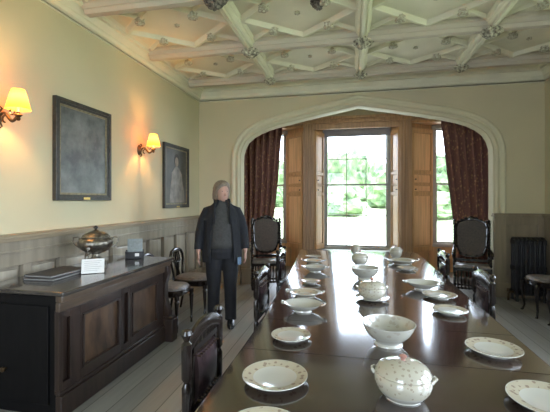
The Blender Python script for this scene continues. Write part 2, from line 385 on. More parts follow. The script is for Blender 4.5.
# ceiling -----------------------------------------------------------------
m = MB(); m.box(XL-.3, YF-.3, CEIL, XR+.3, YB+YT, CEIL+.12)
ceil = m.build('ceiling', M['ceil'], smooth=False, kind='structure')
beamY = [-1.58, -.40, .78, 1.96, 3.16, 4.34, 5.50]
ribX = [-1.23, .12, 1.47]
for by in beamY:
    m = MB(); bp = [(-.105, 0), (-.10, -.03), (-.075, -.04), (-.07, -.085), (-.055, -.09), (-.05, -.105), (-.035, -.125), (.035, -.125), (.05, -.105), (.055, -.09), (.07, -.085), (.075, -.04), (.10, -.03), (.105, 0)]
    rs = [[(x, by+u, CEIL+k) for u, k in bp] for x in (XL+.1, XR-.1)]
    m.rings(rs); m.build('beam', M['beam'], ceil, angle=20)
for rx in ribX:
    m = MB(); rp = [(-.085, 0), (-.075, -.05), (-.06, -.055), (-.055, -.085), (-.038, -.10), (-.03, -.088), (-.02, -.09), (-.016, -.118), (.016, -.118), (.02, -.09), (.03, -.088), (.038, -.10), (.055, -.085), (.06, -.055), (.075, -.05), (.085, 0)]
    rs = [[(rx+u, y, CEIL+k) for u, k in rp] for y in (YF+.1, beamY[-1])]
    m.rings(rs); m.build('rib', M['rib'], ceil, angle=20)
xs = [XL+.16]+ribX+[XR-.16]
zc = CEIL
def leaf_boss(mb, c, r, h):
    for k in range(5):
        a = 2*PI*k/5+.3
        mb.lathe([(r*.15, -h*.2), (r*.5, -h*.55), (r*.42, -h*.9), (0, -h)], (c[0]+r*.55*math.cos(a), c[1]+r*.55*math.sin(a), c[2]), 7)
    mb.lathe([(r*.9, 0), (r*.75, -h*.35), (r*.3, -h*1.1), (0, -h*1.15)], c, 10, lob=5, lamp=.15)
boss_me = None
for j in range(2, len(beamY)-1):
    ya, yb = beamY[j]+.09, beamY[j+1]-.09; ym = (ya+yb)/2
    for i in range(4):
        xa, xb = xs[i]+(.07 if i else .0), xs[i+1]-(.07 if i < 3 else 0); xm = (xa+xb)/2
        m = MB()
        D = [(xm, ya), (xb, ym), (xm, yb), (xa, ym)]
        for k in range(4): strip(m, D[k], D[(k+1) % 4], .036, .050, zc)
        # inner star strokes running from the corners to the diamond
        for (cx_, cy_), (dx_, dy_) in (((xa, ya), ((xm+xa)/2, (ya+ym)/2)), ((xb, ya), ((xm+xb)/2, (ya+ym)/2)), ((xa, yb), ((xm+xa)/2, (yb+ym)/2)), ((xb, yb), ((xm+xb)/2, (yb+ym)/2))):
            strip(m, (cx_, cy_), (dx_, dy_), .026, .036, zc)
        m.build('lattice_rib', M['ceil'], ceil, angle=20)
        for k in range(4):
            p = ((D[k][0]+D[(k+1) % 4][0])/2, (D[k][1]+D[(k+1) % 4][1])/2, zc-.03)
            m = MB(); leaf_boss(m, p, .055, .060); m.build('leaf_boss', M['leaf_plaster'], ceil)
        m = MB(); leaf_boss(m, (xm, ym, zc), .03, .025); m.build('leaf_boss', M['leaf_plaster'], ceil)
# carved foliage bosses
def big_boss(name, c, r, h, seed, mt):
    m = MB(); rnd = random.Random(seed)
    m.lathe([(r*.72, .03), (r*.8, -h*.2), (r*.55, -h*.75), (r*.2, -h), (0, -h)], c, 18, lob=6, lamp=.12)
    for ring, (rr, zz, nn, sz) in enumerate(((r*.82, -h*.12, 9, .30), (r*.62, -h*.5, 8, .26), (r*.32, -h*.85, 5, .24))):
        for k in range(nn):
            a = 2*PI*k/nn + ring*.35 + rnd.uniform(-.12, .12); s = r*sz*rnd.uniform(.8, 1.25)
            cc = (c[0]+rr*math.cos(a), c[1]+rr*math.sin(a), c[2]+zz)
            m.lathe([(0, s*.7), (s*.75, s*.35), (s, 0), (s*.6, -s*.6), (0, -s*.9)], cc, 7, lob=3, lamp=.25)
    m.build(name, mt, ceil)
k = 0
for rx in ribX:
    for by in beamY[2:]:
        last = by == beamY[-1]
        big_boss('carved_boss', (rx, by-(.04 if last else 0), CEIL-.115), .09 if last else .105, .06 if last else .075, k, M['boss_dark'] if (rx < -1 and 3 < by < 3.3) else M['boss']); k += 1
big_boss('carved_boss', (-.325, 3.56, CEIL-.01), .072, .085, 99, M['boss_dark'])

# left dado ---------------------------------------------------------------
DX = XL+.09
def dado_run(name, axis, a, b, face, top, parentlabel, mt, rail, pw=.375, start=None, back=None):
    """panelled dado along Y (axis 'y', face = x of front, back = wall) or along X"""
    m = MB()
    def bx(u0, u1, d0, d1, z0, z1):       # d measured from wall outwards
        if axis == 'y': m.box(min(back+d0*sgn, back+d1*sgn), u0, z0, max(back+d0*sgn, back+d1*sgn), u1, z1)
        else: m.box(u0, min(back+d0*sgn, back+d1*sgn), z0, u1, max(back+d0*sgn, back+d1*sgn), z1)
    sgn = 1 if face > back else -1
    T = abs(face-back)
    bx(a, b, 0, T*.30, 0.0, top-.05)                       # recessed ground
    bx(a, b, T*.45, T*.85, top-.25, top-.05)               # frieze board
    bx(a, b, T*.85, T*.98, top-.145, top-.125)             # bead
    bx(a, b, T*.45, T*1.0, 0, .20); bx(a, b, T*.45, T*.85, .20, .27)      # skirting and bottom rail
    u = start if start is not None else a
    fields = []
    while u < b:
        bx(max(a, u), min(b, u+.075), T*.30, T*.85, .27, top-.25)
        # raised field of the panel
        if u+.375 < b+.2:
            fields.append((max(a, u+.105), min(b, u+pw-.03), T*.30, T*.50, .30, top-.28))
        u += pw
    o = m.build(name, mt, smooth=False, kind='structure', bevel=.004)
    for q in fields:
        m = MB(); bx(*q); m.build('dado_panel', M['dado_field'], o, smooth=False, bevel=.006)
    r = MB(); m = r
    bx(a, b, 0, T*1.0+.012, top-.055, top-.03); bx(a, b, 0, T+.03, top-.03, top-.008); bx(a, b, 0, T+.02, top-.008, top)
    r.build('dado_rail', rail, o, smooth=False, bevel=.004)
    return o
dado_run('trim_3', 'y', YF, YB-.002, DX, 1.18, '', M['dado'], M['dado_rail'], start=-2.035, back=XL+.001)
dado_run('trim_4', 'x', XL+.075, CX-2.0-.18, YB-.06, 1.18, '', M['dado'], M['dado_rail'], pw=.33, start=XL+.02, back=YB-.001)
# right part of the arched wall: plain dado with one large sunk panel
m = MB(); xa, xb = CX+2.0-.005, XR-.002; ff = YB-.085
m.box(xa+.0, YB-.05, 0, xb, YB-.001, 1.20)
frame_rect(m, xa, .20, xb, 1.20, .12, YB-.075, YB-.05)
m.box(xa-.015, ff-.012, 0, xa+.14, YB-.05, 1.20)
m.box(xa, ff, 0, xb, YB-.05, .20)
o = m.build('trim_5', M['dado_far'], smooth=False, kind='structure', bevel=.005)
m = MB(); m.box(xa-.03, ff-.03, 1.20, xb, YB-.001, 1.225); m.box(xa-.02, ff-.015, 1.225, xb, YB-.001, 1.25); m.build('dado_rail', M['dado_far'], o, smooth=False, bevel=.004)
m = MB(); y_ = YF
segs = []
m.box(XR-.06, YF, 0, XR-.001, YB-.09, .2)
m.box(XR-.03, YF, .2, XR-.001, YB-.09, .72); m.box(XR-.05, 3.80, .72, XR-.001, YB-.09, 1.2); m.box(XR-.08, 3.80, 1.2, XR-.001, YB-.09, 1.25)
m.build('trim_6', M['dado_far'], smooth=False, kind='structure', bevel=.004)
# stepped plinths at the feet of the arch
for i, sx in enumerate((-1, 1)):
    m = MB(); x0 = CX+sx*2.0; 
    a, b = (x0-.21, x0+.02) if sx < 0 else (x0-.02, x0+.20)
    m.box(a, YB-.10, 0, b, YB+YT+.01, .22); m.box(a+.012, YB-.085, .22, b-.012, YB+YT, .30)
    if sx < 0: m.box(a+.02, YB-.075, .30, b-.016, YB+YT-.002, .55)
    if sx < 0: m.build('baseboard_back', M['dado'], smooth=False, kind='structure', bevel=.008)
    else: m.build('baseboard_right', M['dado_far'], smooth=False, kind='structure', bevel=.008)

m = MB(); m.box(CX-2.0, YB-.03, 0, CX-2.0+.20, YB+.38, .26); m.box(CX-2.0, YB-.01, .26, CX-2.0+.18, YB+.36, .64); m.box(CX-2.0, YB-.025, .64, CX-2.0+.195, YB+.375, .68)
m.build('trim_9', M['dado'], smooth=False, kind='structure', bevel=.006)
# ------------------------------------------------------------------ bay
m = MB()
m.box(BXL-.3, YB+YT, 0, BXL, YG+.3, BC+.1)
m.build('wall_bay_left', M['paint'], smooth=False, kind='structure')
m = MB(); m.box(BXR, YB+YT, 0, BXR+.3, YG+.3, BC+.1); m.build('wall_bay_right', M['paint'], smooth=False, kind='structure')
m = MB(); m.box(BXL-.3, YB+YT, BC, BXR+.3, YG+.3, BC+.12); m.build('ceiling_bay', M['ceil'], smooth=False, kind='structure')
# window wall: openings
W0, W1 = -.62, .80            # central opening at glass
WZ0, WZ1 = .38, 2.92
SL = (-2.25, -1.36); SR = (1.56, 2.45)
WI0, WI1 = -.765, .92         # central opening at inner face
HEAD = 2.98
ym0 = YI; ym1 = YG+.12
m = MB()
# masonry/wood shell made of piers with splayed sides
m.prism([(BXL, YI+.02), (SL[0], YI+.02), (SL[0], ym1), (BXL, ym1)], 0, HEAD)
m.prism([(-.99, YI+.03), (WI0-.0, YI+.03), (W0, YG-.02), (W0, ym1), (-1.40, ym1), (-1.40, YG+.01)], 0, HEAD)
m.prism([(WI1, YI+.03), (1.14, YI+.03), (1.60, YG+.01), (1.60, ym1), (W1, ym1), (W1, YG-.02)], 0, HEAD)
m.prism([(SR[1], YI+.02), (BXR, YI+.02), (BXR, ym1), (SR[1], ym1)], 0, HEAD)
m.box(BXL, YI+.02, HEAD, BXR, ym1, BC)
for a, b in ((SL[0], SL[1]), (SR[0], SR[1])): m.box(a-.03, YG-.08, 0, b+.08, ym1, .50)
m.box(WI0, YI+.02, 0, WI1, ym1, WZ0)
m.build('wall_bay', M['pine'], smooth=False, kind='structure')
m = MB(); m.box(BXL, YI-.02, 3.16, BXR, YI+.02, BC); m.build('trim_7', M['paint'], smooth=False, kind='structure')

# pilasters + head architrave in wood
m = MB()
def pilaster(m, x0, x1):
    w = x1-x0
    m.box(x0, YI-.03, 0, x1, YI+.025, 3.06)
    for k, (a, b, d) in enumerate(((.04, .22, .03), (.30, .44, .045), (.56, .70, .045), (.78, .96, .03))):
        m.box(x0+w*a, YI-.03-d, .25, x1-w*(1-b), YI-.03, 3.02)
    m.box(x0-.01, YI-.09, 0, x1+.01, YI-.02, .25)
pilaster(m, -1.0, WI0); pilaster(m, WI1, 1.15)
m.box(BXL+.01, YI-.05, 3.02, BXR-.01, YI+.02, 3.16); m.box(BXL+.01, YI-.09, 3.10, BXR-.01, YI-.05, 3.155); m.box(BXL+.01, YI-.07, 3.02, BXR-.01, YI-.05, 3.045)
m.box(WI0, YI-.02, HEAD-.07, WI1, YI+.03, 3.03)
m.build('trim_8', M['pine_dark'], smooth=False, kind='structure', bevel=.006)

def sash_window(name, x0, x1, z0, z1, zm, cols_up, cols_lo, yg):
    root = MB(); w = .072
    frame_rect(root, x0, z0, x1, z1, w, yg-.06, yg+.10)
    root.box(x0, yg-.10, z0, x1, yg+.02, z0+.06)
    fr = root.build(name, M['sash'], smooth=False, kind='structure', bevel=.004)
    for nm, a, b, yy, cols, rows in (('upper_sash', zm-.02, z1-w, yg+.045, cols_up, 2), ('lower_sash', z0+w, zm+.02, yg, cols_lo, 2)):
        m = MB(); frame_rect(m, x0+w, a, x1-w, b, .028, yy-.02, yy+.02)
        ix0, ix1 = x0+w+.028, x1-w-.028; iz0, iz1 = a+.028, b-.028
        for k in range(1, cols):
            x = ix0+(ix1-ix0)*k/cols; m.box(x-.008, yy-.014, iz0, x+.008, yy+.014, iz1)
        z = (iz0+iz1)/2; m.box(ix0, yy-.014, z-.008, ix1, yy+.014, z+.008)
        s = m.build(nm, M['sash'], fr, smooth=False)
        g = MB(); g.box(ix0, yy-.002, iz0, ix1, yy+.002, iz1); g.build('pane', M['glass'], s, smooth=False)
    return fr
ZM = 1.45+.325
zmid_lo = 1.45-.29
win1 = sash_window('window_1', W0, W1, .385, 2.978, ZM, 3, 3, YG)
m = MB(); m.box(W0+.03, YG-.085, 2.80, W1-.03, YG-.062, 2.95)
m.build('blind_roll', mat('grey_blind_cloth', (.33, .33, .34), .8), win1, smooth=False, bevel=.006)
win2 = sash_window('window_2', SL[0], -1.40, .502, 2.978, ZM, 2, 2, YG)
win3 = sash_window('window_3', 1.60, SR[1], .502, 2.978, ZM, 2, 2, YG)
# sill board under centre window
m = MB(); m.box(WI0-.03, YI-.07, .36, WI1+.03, YG-.05, .405); m.box(WI0-.03, YI-.05, .30, WI1+.03, YI+.02, .36)
m.build('window_sill', M['sash'], win1, smooth=False, bevel=.005)

# panelled shutters ------------------------------------------------------
def shutter(w, z0, z1, zmid, side):
    """leaf in local XZ, x 0..w, front -y; returns (frame, panels, knob) meshes"""
    f = MB(); f.box(0, .0, z0, w, .02, z1)
    b = .045 if w > .25 else .03
    f.box(0, -.030, z0, b, 0, z1); f.box(w-b, -.030, z0, w, 0, z1)
    rails = [(z0, z0+.10), (zmid-.20, zmid-.14), (zmid+.0, zmid+.03), (zmid+.22, zmid+.28), (z1-.08, z1)]
    for a, c in rails: f.box(b, -.030, a, w-b, 0, c)
    p = MB()
    for (a, c) in ((rails[0][1], rails[1][0]), (rails[1][1], rails[2][0]), (rails[2][1], rails[3][0]), (rails[3][1], rails[4][0])):
        i = .022; p.box(b+i, -.010, a+i, w-b-i, 0.001, c-i); p.box(b+i*1.8, -.016, a+i*1.8, w-b-i*1.8, -.010, c-i*1.8)
    return f, p
def add_shutter(x, y, rz, w, label, knobx):
    e = empty('shutter', (x, y, 0), rz, label, 'shutter', 'panelled shutters beside the windows')
    f, p = shutter(w, .42, 2.88, 1.75, 1)
    f.build('shutter_frame', M['pine'], e, smooth=False, bevel=.003); p.build('panel', M['pine_panel_lit'], e, smooth=False, bevel=.003)
    for zk in (1.66, 1.86):
        k = MB(); k.T = Matrix.Translation((knobx, -.030, zk)) @ Matrix.Rotation(PI/2, 4, 'X')
        k.lathe([(.006, 0), (.006, .012), (.014, .018), (.013, .028), (0, .032)], seg=12); k.build('knob', M['iron'], e)
    return e
add_shutter(-1.405, YG-.055, math.atan2(-(YG-.055-YI-.005), .405), math.hypot(.405, YG-.06-YI), 'wide honey oak shutter in the splayed reveal between left curtain and centre window', .47)
add_shutter(1.150, YI+.005, math.atan2(YG-.06-YI, .445), math.hypot(.445, YG-.06-YI), 'wide honey oak shutter in the splayed reveal between centre window and right curtain', .06)
ll = math.hypot(W0-WI0, YG-.02-YI-.0); 
aL = math.atan2(YG-.08-YI, (W0-.0)-WI0)
add_shutter(WI0+.012, YI+.0, aL, math.hypot(W0-WI0, YG-.08-YI), 'narrow shutter folded into the left reveal of the centre window', .05)
aR = math.atan2(-(YG-.08-YI), WI1-W1)
add_shutter(W1-.012+.02, YG-.08, aR, math.hypot(WI1-W1, YG-.08-YI)-.01, 'narrow shutter folded into the right reveal of the centre window', .3)

# windows of the right wall (beside and behind the camera), unseen, put in for their daylight
for i, (a, b) in enumerate(ADDED_RW):
    m = MB(); 
    for u0, u1, z0, z1 in ((a, a+.05, RZ0, RZ1), (b-.05, b, RZ0, RZ1), (a, b, RZ0, RZ0+.05), (a, b, RZ1-.05, RZ1), (a, b, 1.78, 1.83), ((a+b)/2-.01, (a+b)/2+.01, RZ0, RZ1)):
        m.box(XR+.14, u0, z0, XR+.2, u1, z1)
    o = m.build('window_%d' % (4+i), M['sash'], smooth=False, kind='structure')
    m = MB(); m.box(XR+.168, a+.05, RZ0+.05, XR+.172, b-.05, RZ1-.05); m.build('pane', M['glass'], o, smooth=False)

for i, (a, b) in enumerate(ADDED_FW):  # invented window behind the camera, brightens the arched wall
    m = MB()
    for u0, u1, z0, z1 in ((a, a+.05, RZ0, RZ1), (b-.05, b, RZ0, RZ1), (a, b, RZ0, RZ0+.05), (a, b, RZ1-.05, RZ1), (a, b, 1.78, 1.83), ((a+b)/2-.01, (a+b)/2+.01, RZ0, RZ1)):
        m.box(u0, YF-.2, z0, u1, YF-.14, z1)
    o = m.build('window_%d' % (7+i), M['sash'], smooth=False, kind='structure')
    m = MB(); m.box(a+.05, YF-.172, RZ0+.05, b-.05, YF-.168, RZ1-.05); m.build('pane', M['glass'], o, smooth=False)

# curtains ----------------------------------------------------------------
def curtain(name, label, edge_in, edge_out, y, phase):
    """edge_in/out: functions z-> x"""
    m = MB(); nz_, nx_ = 36, 90; z0, z1 = .03, 3.02; front = []; 
    def pt(i, j, d):
        z = z0+(z1-z0)*i/nz_; t = j/nx_
        a, b = edge_in(z), edge_out(z)
        x = a+(b-a)*t
        amp = .075*(.55+.45*min(1, abs(z-1.05)/1.2))
        yy = y + amp*math.sin(2*PI*(t*6.5+.12*math.sin(z*1.7+phase)+.05*math.sin(7*t))) + .012*math.sin(23*t+z*2)
        return (x, yy+d, z)
    vs = []; fs = []
    for d in (0, .006):
        for i in range(nz_+1):
            for j in range(nx_+1): vs.append(pt(i, j, d))
    K = (nz_+1)*(nx_+1); w = nx_+1
    for i in range(nz_):
        for j in range(nx_):
            a = i*w+j; fs.append((a, a+1, a+w+1, a+w)); fs.append((K+a, K+a+w, K+a+w+1, K+a+1))
    for i in range(nz_):
        a = i*w; fs.append((a, a+w, K+a+w, K+a)); a = i*w+nx_; fs.append((a, K+a, K+a+w, a+w))
    for j in range(nx_):
        a = j; fs.append((a, K+a, K+a+1, a+1)); a = nz_*w+j; fs.append((a, a+1, K+a+1, K+a))
    m.add(vs, fs)
    o = m.build(name, M['curtain'], angle=80); tag(o, label, 'curtain'); return o
def lerp(z, tab):
    for (za, xa), (zb, xb) in zip(tab, tab[1:]):
        if za <= z <= zb:
            t = (z-za)/(zb-za); return xa+(xb-xa)*t
    return tab[-1][1] if z > tab[-1][0] else tab[0][1]
curtain('curtain', 'maroon figured curtain hanging left of the centre window behind the left armchair',
        lambda z: lerp(z, [(0, -1.62), (.95, -1.60), (1.3, -1.545), (1.9, -1.47), (3.1, -1.36)]), lambda z: -2.25, 7.30, 0)
curtain('curtain', 'maroon figured curtain hanging right of the centre window behind the right armchair',
        lambda z: lerp(z, [(0, 1.86), (.95, 1.84), (1.3, 1.80), (1.9, 1.72), (3.1, 1.61)]), lambda z: 2.50, 7.30, 2)

# ------------------------------------------------------------------ outside
m = MB()
m.add([(-70, YG+.35, -.4), (70, YG+.35, -.4), (70, 16, -.25), (-70, 16, -.25)], [(0, 1, 2, 3)])
m.build('garden_terrace', M['gravel'], smooth=False, kind='structure')
m = MB(); m.add([(-120, 16, -.25), (120, 16, -.25), (120, 60, 1.4), (-120, 60, 1.4), (120, 160, 5), (-120, 160, 5)], [(0, 1, 2, 3), (3, 2, 4, 5)])
m.build('lawn', M['lawn'], smooth=False, kind='structure')
m = MB(); m.box(3.2, -40, -.5, 90, YG+.3, -.4)
m.build('garden_ground', M['lawn'], smooth=False, kind='structure')
def bush_mesh(seed, r, h):
    bm = bmesh.new(); bmesh.ops.create_icosphere(bm, subdivisions=4, radius=1)
    for v in bm.verts:
        p = v.co.copy(); n1 = noise.noise(p*1.6+Vector((seed*3.1, 0, 0))); n2 = noise.noise(p*5+Vector((0, seed, 0)))
        q = p*(1+.45*n1+.22*n2); v.co = Vector((q.x*r, q.y*r, (q.z+.85)*h/1.9))
    me = bpy.data.meshes.new('foliage'); bm.to_mesh(me); bm.free(); me.materials.append(M['foliage'])
    return me
spots = [(-17, 46, 3.4, 6.5), (-9.5, 41, 3.0, 5.4), (-2.6, 45, 3.1, 6.6), (4.3, 40, 2.9, 4.9), (11.2, 45, 3.0, 6.0), (18.6, 42, 3.1, 6.6), (26.5, 47, 3.3, 7.5), (-1.0, 29, 2.0, 2.3), (5.5, 27, 1.9, 2.0), (-8, 28, 2.0, 2.2), (12.0, 31, 2.2, 3.0), (-25.5, 46, 3.3, 7), (.8, 56, 2.9, 7.6), (-6.4, 57, 2.7, 7.2), (8.0, 57, 2.9, 7.4), (15.8, 58, 2.7, 7.6), (-14.2, 58, 2.7, 7.4), (24, 62, 3.0, 7.8)]
for i, (x, y, r, h) in enumerate(spots):
    z = -.25+(y-16)*.0375
    e = empty('bush', (x, y, z), 0, 'blurred green bush or tree on the slope outside the windows', 'bush', 'bushes outside the windows')
    o = bpy.data.objects.new('foliage', bush_mesh(i, r, h)); C.objects.link(o); o.parent = e
    m = MB(); m.tube([(0, 0, -.1), (.05, 0, h*.5)], [.16, .08], 7); m.build('trunk', M['bark'], e)

# ------------------------------------------------------------------ paintings
def painting(name, y0, y1, z0, z1, label, canvas, fw, figure=False):
    e = empty(name, (XL, (y0+y1)/2, z0), 0, label, 'painting')
    w = (y1-y0)/2; h = z1-z0
    def fr(mb, inset, wd, d0, d1):
        a, b, c, d = -w+inset, w-inset, inset, h-inset
        mb.box(d0, a, c, d1, a+wd, d); mb.box(d0, b-wd, c, d1, b, d); mb.box(d0, a+wd, c, d1, b-wd, c+wd); mb.box(d0, a+wd, d-wd, d1, b-wd, d)
    m = MB(); fr(m, 0, fw*.45, .002, .045); fr(m, fw*.40, fw*.35, .002, .035); m.build('frame', M['frame_dark'], e, smooth=False, bevel=.004)
    m = MB(); fr(m, fw*.75, fw*.25, .002, .027); m.build('slip', M['frame_gilt'], e, smooth=False, bevel=.002)
    m = MB(); m.box(.004, -w+fw*.9, fw*.9, .018, w-fw*.9, h-fw*.9); cv = m.build('canvas', canvas, e, smooth=False)
    m = MB(); m.box(.045, -.045, fw*.12, .05, .045, fw*.42); m.build('name_plate', M['brass'], e, smooth=False)
    if figure:
        def blob(pts, nm, mt, x):
            mb = MB(); k = len(pts); mb.add([(x, a, b) for a, b in pts]+[(x-.003, a, b) for a, b in pts], [tuple(range(k)), tuple(range(2*k-1, k-1, -1))]+[(i, (i+1) % k, k+(i+1) % k, k+i) for i in range(k)])
            mb.build(nm, mt, cv, smooth=False)
        def ell(cy, cz_, ry, rz_, nn=20): return [(cy+ry*math.cos(2*PI*t/nn), cz_+rz_*math.sin(2*PI*t/nn)) for t in range(nn)]
        blob([(-.22, .08), (.27, .08), (.25, .28), (.19, .42), (.17, .53), (.09, .60), (.04, .63), (-.03, .63), (-.07, .60), (-.15, .53), (-.16, .42), (-.20, .27)], 'painted_dress', M['p_dress'], .0205)
        blob(ell(.005, .735, .075, .095), 'painted_hair', M['p_hair'], .0212)
        blob(ell(.005, .705, .054, .074)+[], 'painted_face', M['p_skin'], .0222)
    return e
painting('painting', 2.83, 3.61, 1.445, 2.405, 'large dark cloudy painting in a black frame between the two wall lamps', M['canvas1'], .075)
painting('painting', 4.80, 5.60, 1.33, 2.29, 'portrait of a figure in a pale dress, black framed, near the far corner', M['canvas2'], .07, True)

# ------------------------------------------------------------------ wall lamps
def sconce(y, label, z=2.09):
    e = empty('wall_lamp', (XL, y, z), 0, label, 'wall lamp', 'wall lamps on the left wall')
    m = MB(); m.T = Matrix.Rotation(PI/2, 4, 'Y')
    m.lathe([(.045, 0.001), (.043, .008), (.03, .014), (.026, .022), (.012, .03), (0, .034)], seg=16, sx=1.5)
    m.T = Matrix.Identity(4)
    for s in (-1, 1):
        m.tube([(.012, 0, s*.03), (.02, .018, s*.052), (.018, .03, s*.07), (.014, .018, s*.082), (.016, .004, s*.072)], [.008, .008, .007, .006, .005], 8)
    m.build('wall_plate', M['bronze'], e)
    m = MB(); pts = []
    for t in range(21):
        u = t/20; pts.append((.03+.17*u, 0.0, .0+.03*math.sin(u*2.2*PI)-.015*u))
    m.tube(pts, [.008+.004*abs(math.sin(u*3)) for u in range(21)], 8)
    m.tube([(.085+.028*math.cos(a), 0, -.02+.028*math.sin(a)) for a in [i*.5 for i in range(10)]], [.007]*10, 8)
    m.tube([(.145+.022*math.cos(a), 0, .03+.022*math.sin(a)) for a in [2+i*.5 for i in range(10)]], [.006]*10, 8)
    m.build('arm', M['bronze'], e)
    m = MB(); m.lathe([(.008, -.035), (.018, -.02), (.012, -.01), (.022, 0), (.030, .008), (.026, .014), (.012, .018), (.012, .03), (.010, .032)], (.20, 0, -.005), 14); m.build('cup', M['bronze'], e)
    m = MB(); m.lathe([(.009, .025), (.009, .09), (.004, .095)], (.20, 0, -.005), 12); m.build('candle_sleeve', M['card'], e)
    m = MB(); n = 28; r0, r1 = .084, .043; z0, z1 = .045, .195
    outer = [[((.20)+(r0+(r1-r0)*k/5)*math.cos(2*PI*j/n)*(1+.02*math.cos(14*2*PI*j/n)), (r0+(r1-r0)*k/5)*math.sin(2*PI*j/n), z0+(z1-z0)*k/5) for j in range(n)] for k in range(6)]
    m.rings(outer, cap=False)
    sh = m.build('lamp_shade', M['shade'], e)
    ld = bpy.data.lights.new('bulb', 'POINT'); ld.energy = 10; ld.color = (1.0, .50, .15); ld.shadow_soft_size = .02
    lo = bpy.data.objects.new('bulb', ld); C.objects.link(lo); lo.parent = e; lo.location = (.20, 0, .13)
    return e
sconce(2.30, 'brass wall lamp with lit yellow shade left of the large dark cloudy painting')
sconce(4.22, 'brass wall lamp with lit yellow shade between the large painting and the portrait')

# ------------------------------------------------------------------ sideboard
SX0, SX1 = -2.55, -1.86; SY0, SY1 = 2.06, 3.54; SH = .845
sb = empty('sideboard', ((SX0+SX1)/2, (SY0+SY1)/2, 0), 0, 'long dark mahogany sideboard with panelled front against the left wall', 'sideboard')
ox, oy = (SX0+SX1)/2, (SY0+SY1)/2
def L_(m): m.T = Matrix.Translation((-ox, -oy, 0)); return m
fx = -1.89
m = L_(MB()); m.box(SX0, SY0+.02, 0.0, fx-.03, SY1-.02, SH-.04); m.box(SX0+.05, SY0+.005, .08, fx-.09, SY0+.02, .74)
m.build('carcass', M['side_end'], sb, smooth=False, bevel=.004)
m = L_(MB()); m.box(SX0-.02, SY0-.015, SH-.03, -1.845, SY1+.03, SH); m.build('worktop', M['side_top'], sb, bevel=.008)
m = L_(MB()); m.box(fx-.03, SY0+.0, SH-.075, -1.865, SY1, SH-.03); m.box(fx-.03, SY0+.0, SH-.14, fx+.005, SY1, SH-.075); m.build('frieze_moulding', M['mahog_mould'], sb, smooth=False, bevel=.008)
m = L_(MB()); m.box(fx-.03, SY0+.0, 0.0, fx+.02, SY1-.1, .15); m.box(fx-.03, SY0+.0, .15, fx+.008, SY1-.1, .18); m.build('plinth', M['mahog_front'], sb, smooth=False, bevel=.008)
# stiles and rails of the front
m = L_(MB())
zt = SH-.14; p1 = (SY0+.19, SY0+.67); p2 = (SY0+.79, SY0+1.27)
for a, b in ((SY0, SY0+.035), (SY0+.10, p1[0]), (p1[1], SY0+.70), (SY0+.76, p2[0]), (p2[1], SY1-.12)): m.box(fx-.03, a, .18, fx, b, zt)
for a, b in ((SY0+.035, SY0+.10), (SY0+.70, SY0+.76)): m.box(fx-.03, a, .18, fx-.025, b, zt); m.box(fx-.03, a, zt-.05, fx, b, zt); m.box(fx-.03, a, .18, fx, b, .23)
m.box(fx-.035, SY0, .16, fx-.028, SY1-.12, zt+.01); m.build('front_frame', M['mahog_front'], sb, smooth=False, bevel=.004)
for k, (a, b) in enumerate((p1, p2)):
    m = L_(MB()); w_ = .07
    m.box(fx-.03, a, .18, fx, b, .18+w_); m.box(fx-.03, a, zt-w_, fx, b, zt); m.box(fx-.03, a, .18+w_, fx, a+.03, zt-w_); m.box(fx-.03, b-.03, .18+w_, fx, b, zt-w_)
    d = m.build('door', M['mahog_front'], sb, smooth=False, bevel=.004)
    m = L_(MB()); ia, ib, za, zb = a+.03, b-.03, .18+w_, zt-w_
    for u0, u1, z0, z1 in ((ia, ia+.014, za, zb), (ib-.014, ib, za, zb), (ia, ib, za, za+.014), (ia, ib, zb-.014, zb)): m.box(fx-.015, u0, z0, fx+.008, u1, z1)
    m.build('bead', M['mahog_front'], d, smooth=False, bevel=.003)
    m = L_(MB()); m.box(fx-.03, ia, za, fx-.014, ib, zb); m.build('panel', M['mahog_panel'], d, smooth=False)
# far corner column: scrolled bracket on a block
m = L_(MB()); ya, yb = SY1-.12, SY1-.01
m.box(fx-.03, ya, 0, -1.79, yb, .22); m.box(fx-.03, ya+.008, .22, -1.80, yb-.008, .25)
pl = [(0, .25), (.07, .25), (.075, .29), (.05, .36), (.028, .45), (.028, .58), (.045, .64), (.06, .69), (.055, SH-.075), (0, SH-.075)]
m.rings([[(fx-.02+u, y, z) for u, z in pl] for y in (ya+.02, yb-.02)])
m.build('corner_bracket', M['mahog_front'], sb, smooth=True, bevel=.004, angle=50)
m = L_(MB()); m.T = m.T @ Matrix.Translation((-2.32, SY0+.005, .30)) @ Matrix.Rotation(PI/2, 4, 'X'); m.lathe([(.008, 0), (.008, .014), (.018, .02), (.018, .03), (0, .036)], seg=14); m.build('knob', M['bronze'], sb)

# items on the sideboard ---------------------------------------------------
def lathe_obj(prof, name, mt, parent=None, c=(0, 0, 0), seg=32, **k):
    m = MB(); m.lathe(prof, c, seg, **k); return m.build(name, mt, parent, angle=50)
ur = empty('silver_urn', (-2.24, 2.86, SH), 0.3, 'tarnished silver lidded urn with tap and looped handles on the sideboard', 'urn')
lathe_obj([(.0, 0), (.085, 0), (.088, .012), (.082, .02), (.078, .05), (.085, .06), (.06, .075), (.032, .10), (.030, .125), (.055, .142)], 'foot', M['silver'], ur, sx=1.1)
lathe_obj([(.03, .13), (.075, .14), (.118, .168), (.140, .20), (.145, .228), (.135, .252), (.118, .266), (.124, .274), (.10, .278)], 'body', M['silver'], ur, lob=14, lamp=.012, seg=56)
lathe_obj([(.116, .274), (.108, .295), (.08, .315), (.045, .328), (.02, .334), (.012, .340)], 'lid', M['silver'], ur)
lathe_obj([(.008, .338), (.010, .346), (.020, .356), (.018, .366), (.006, .375), (0, .377)], 'finial', M['iron'], ur)
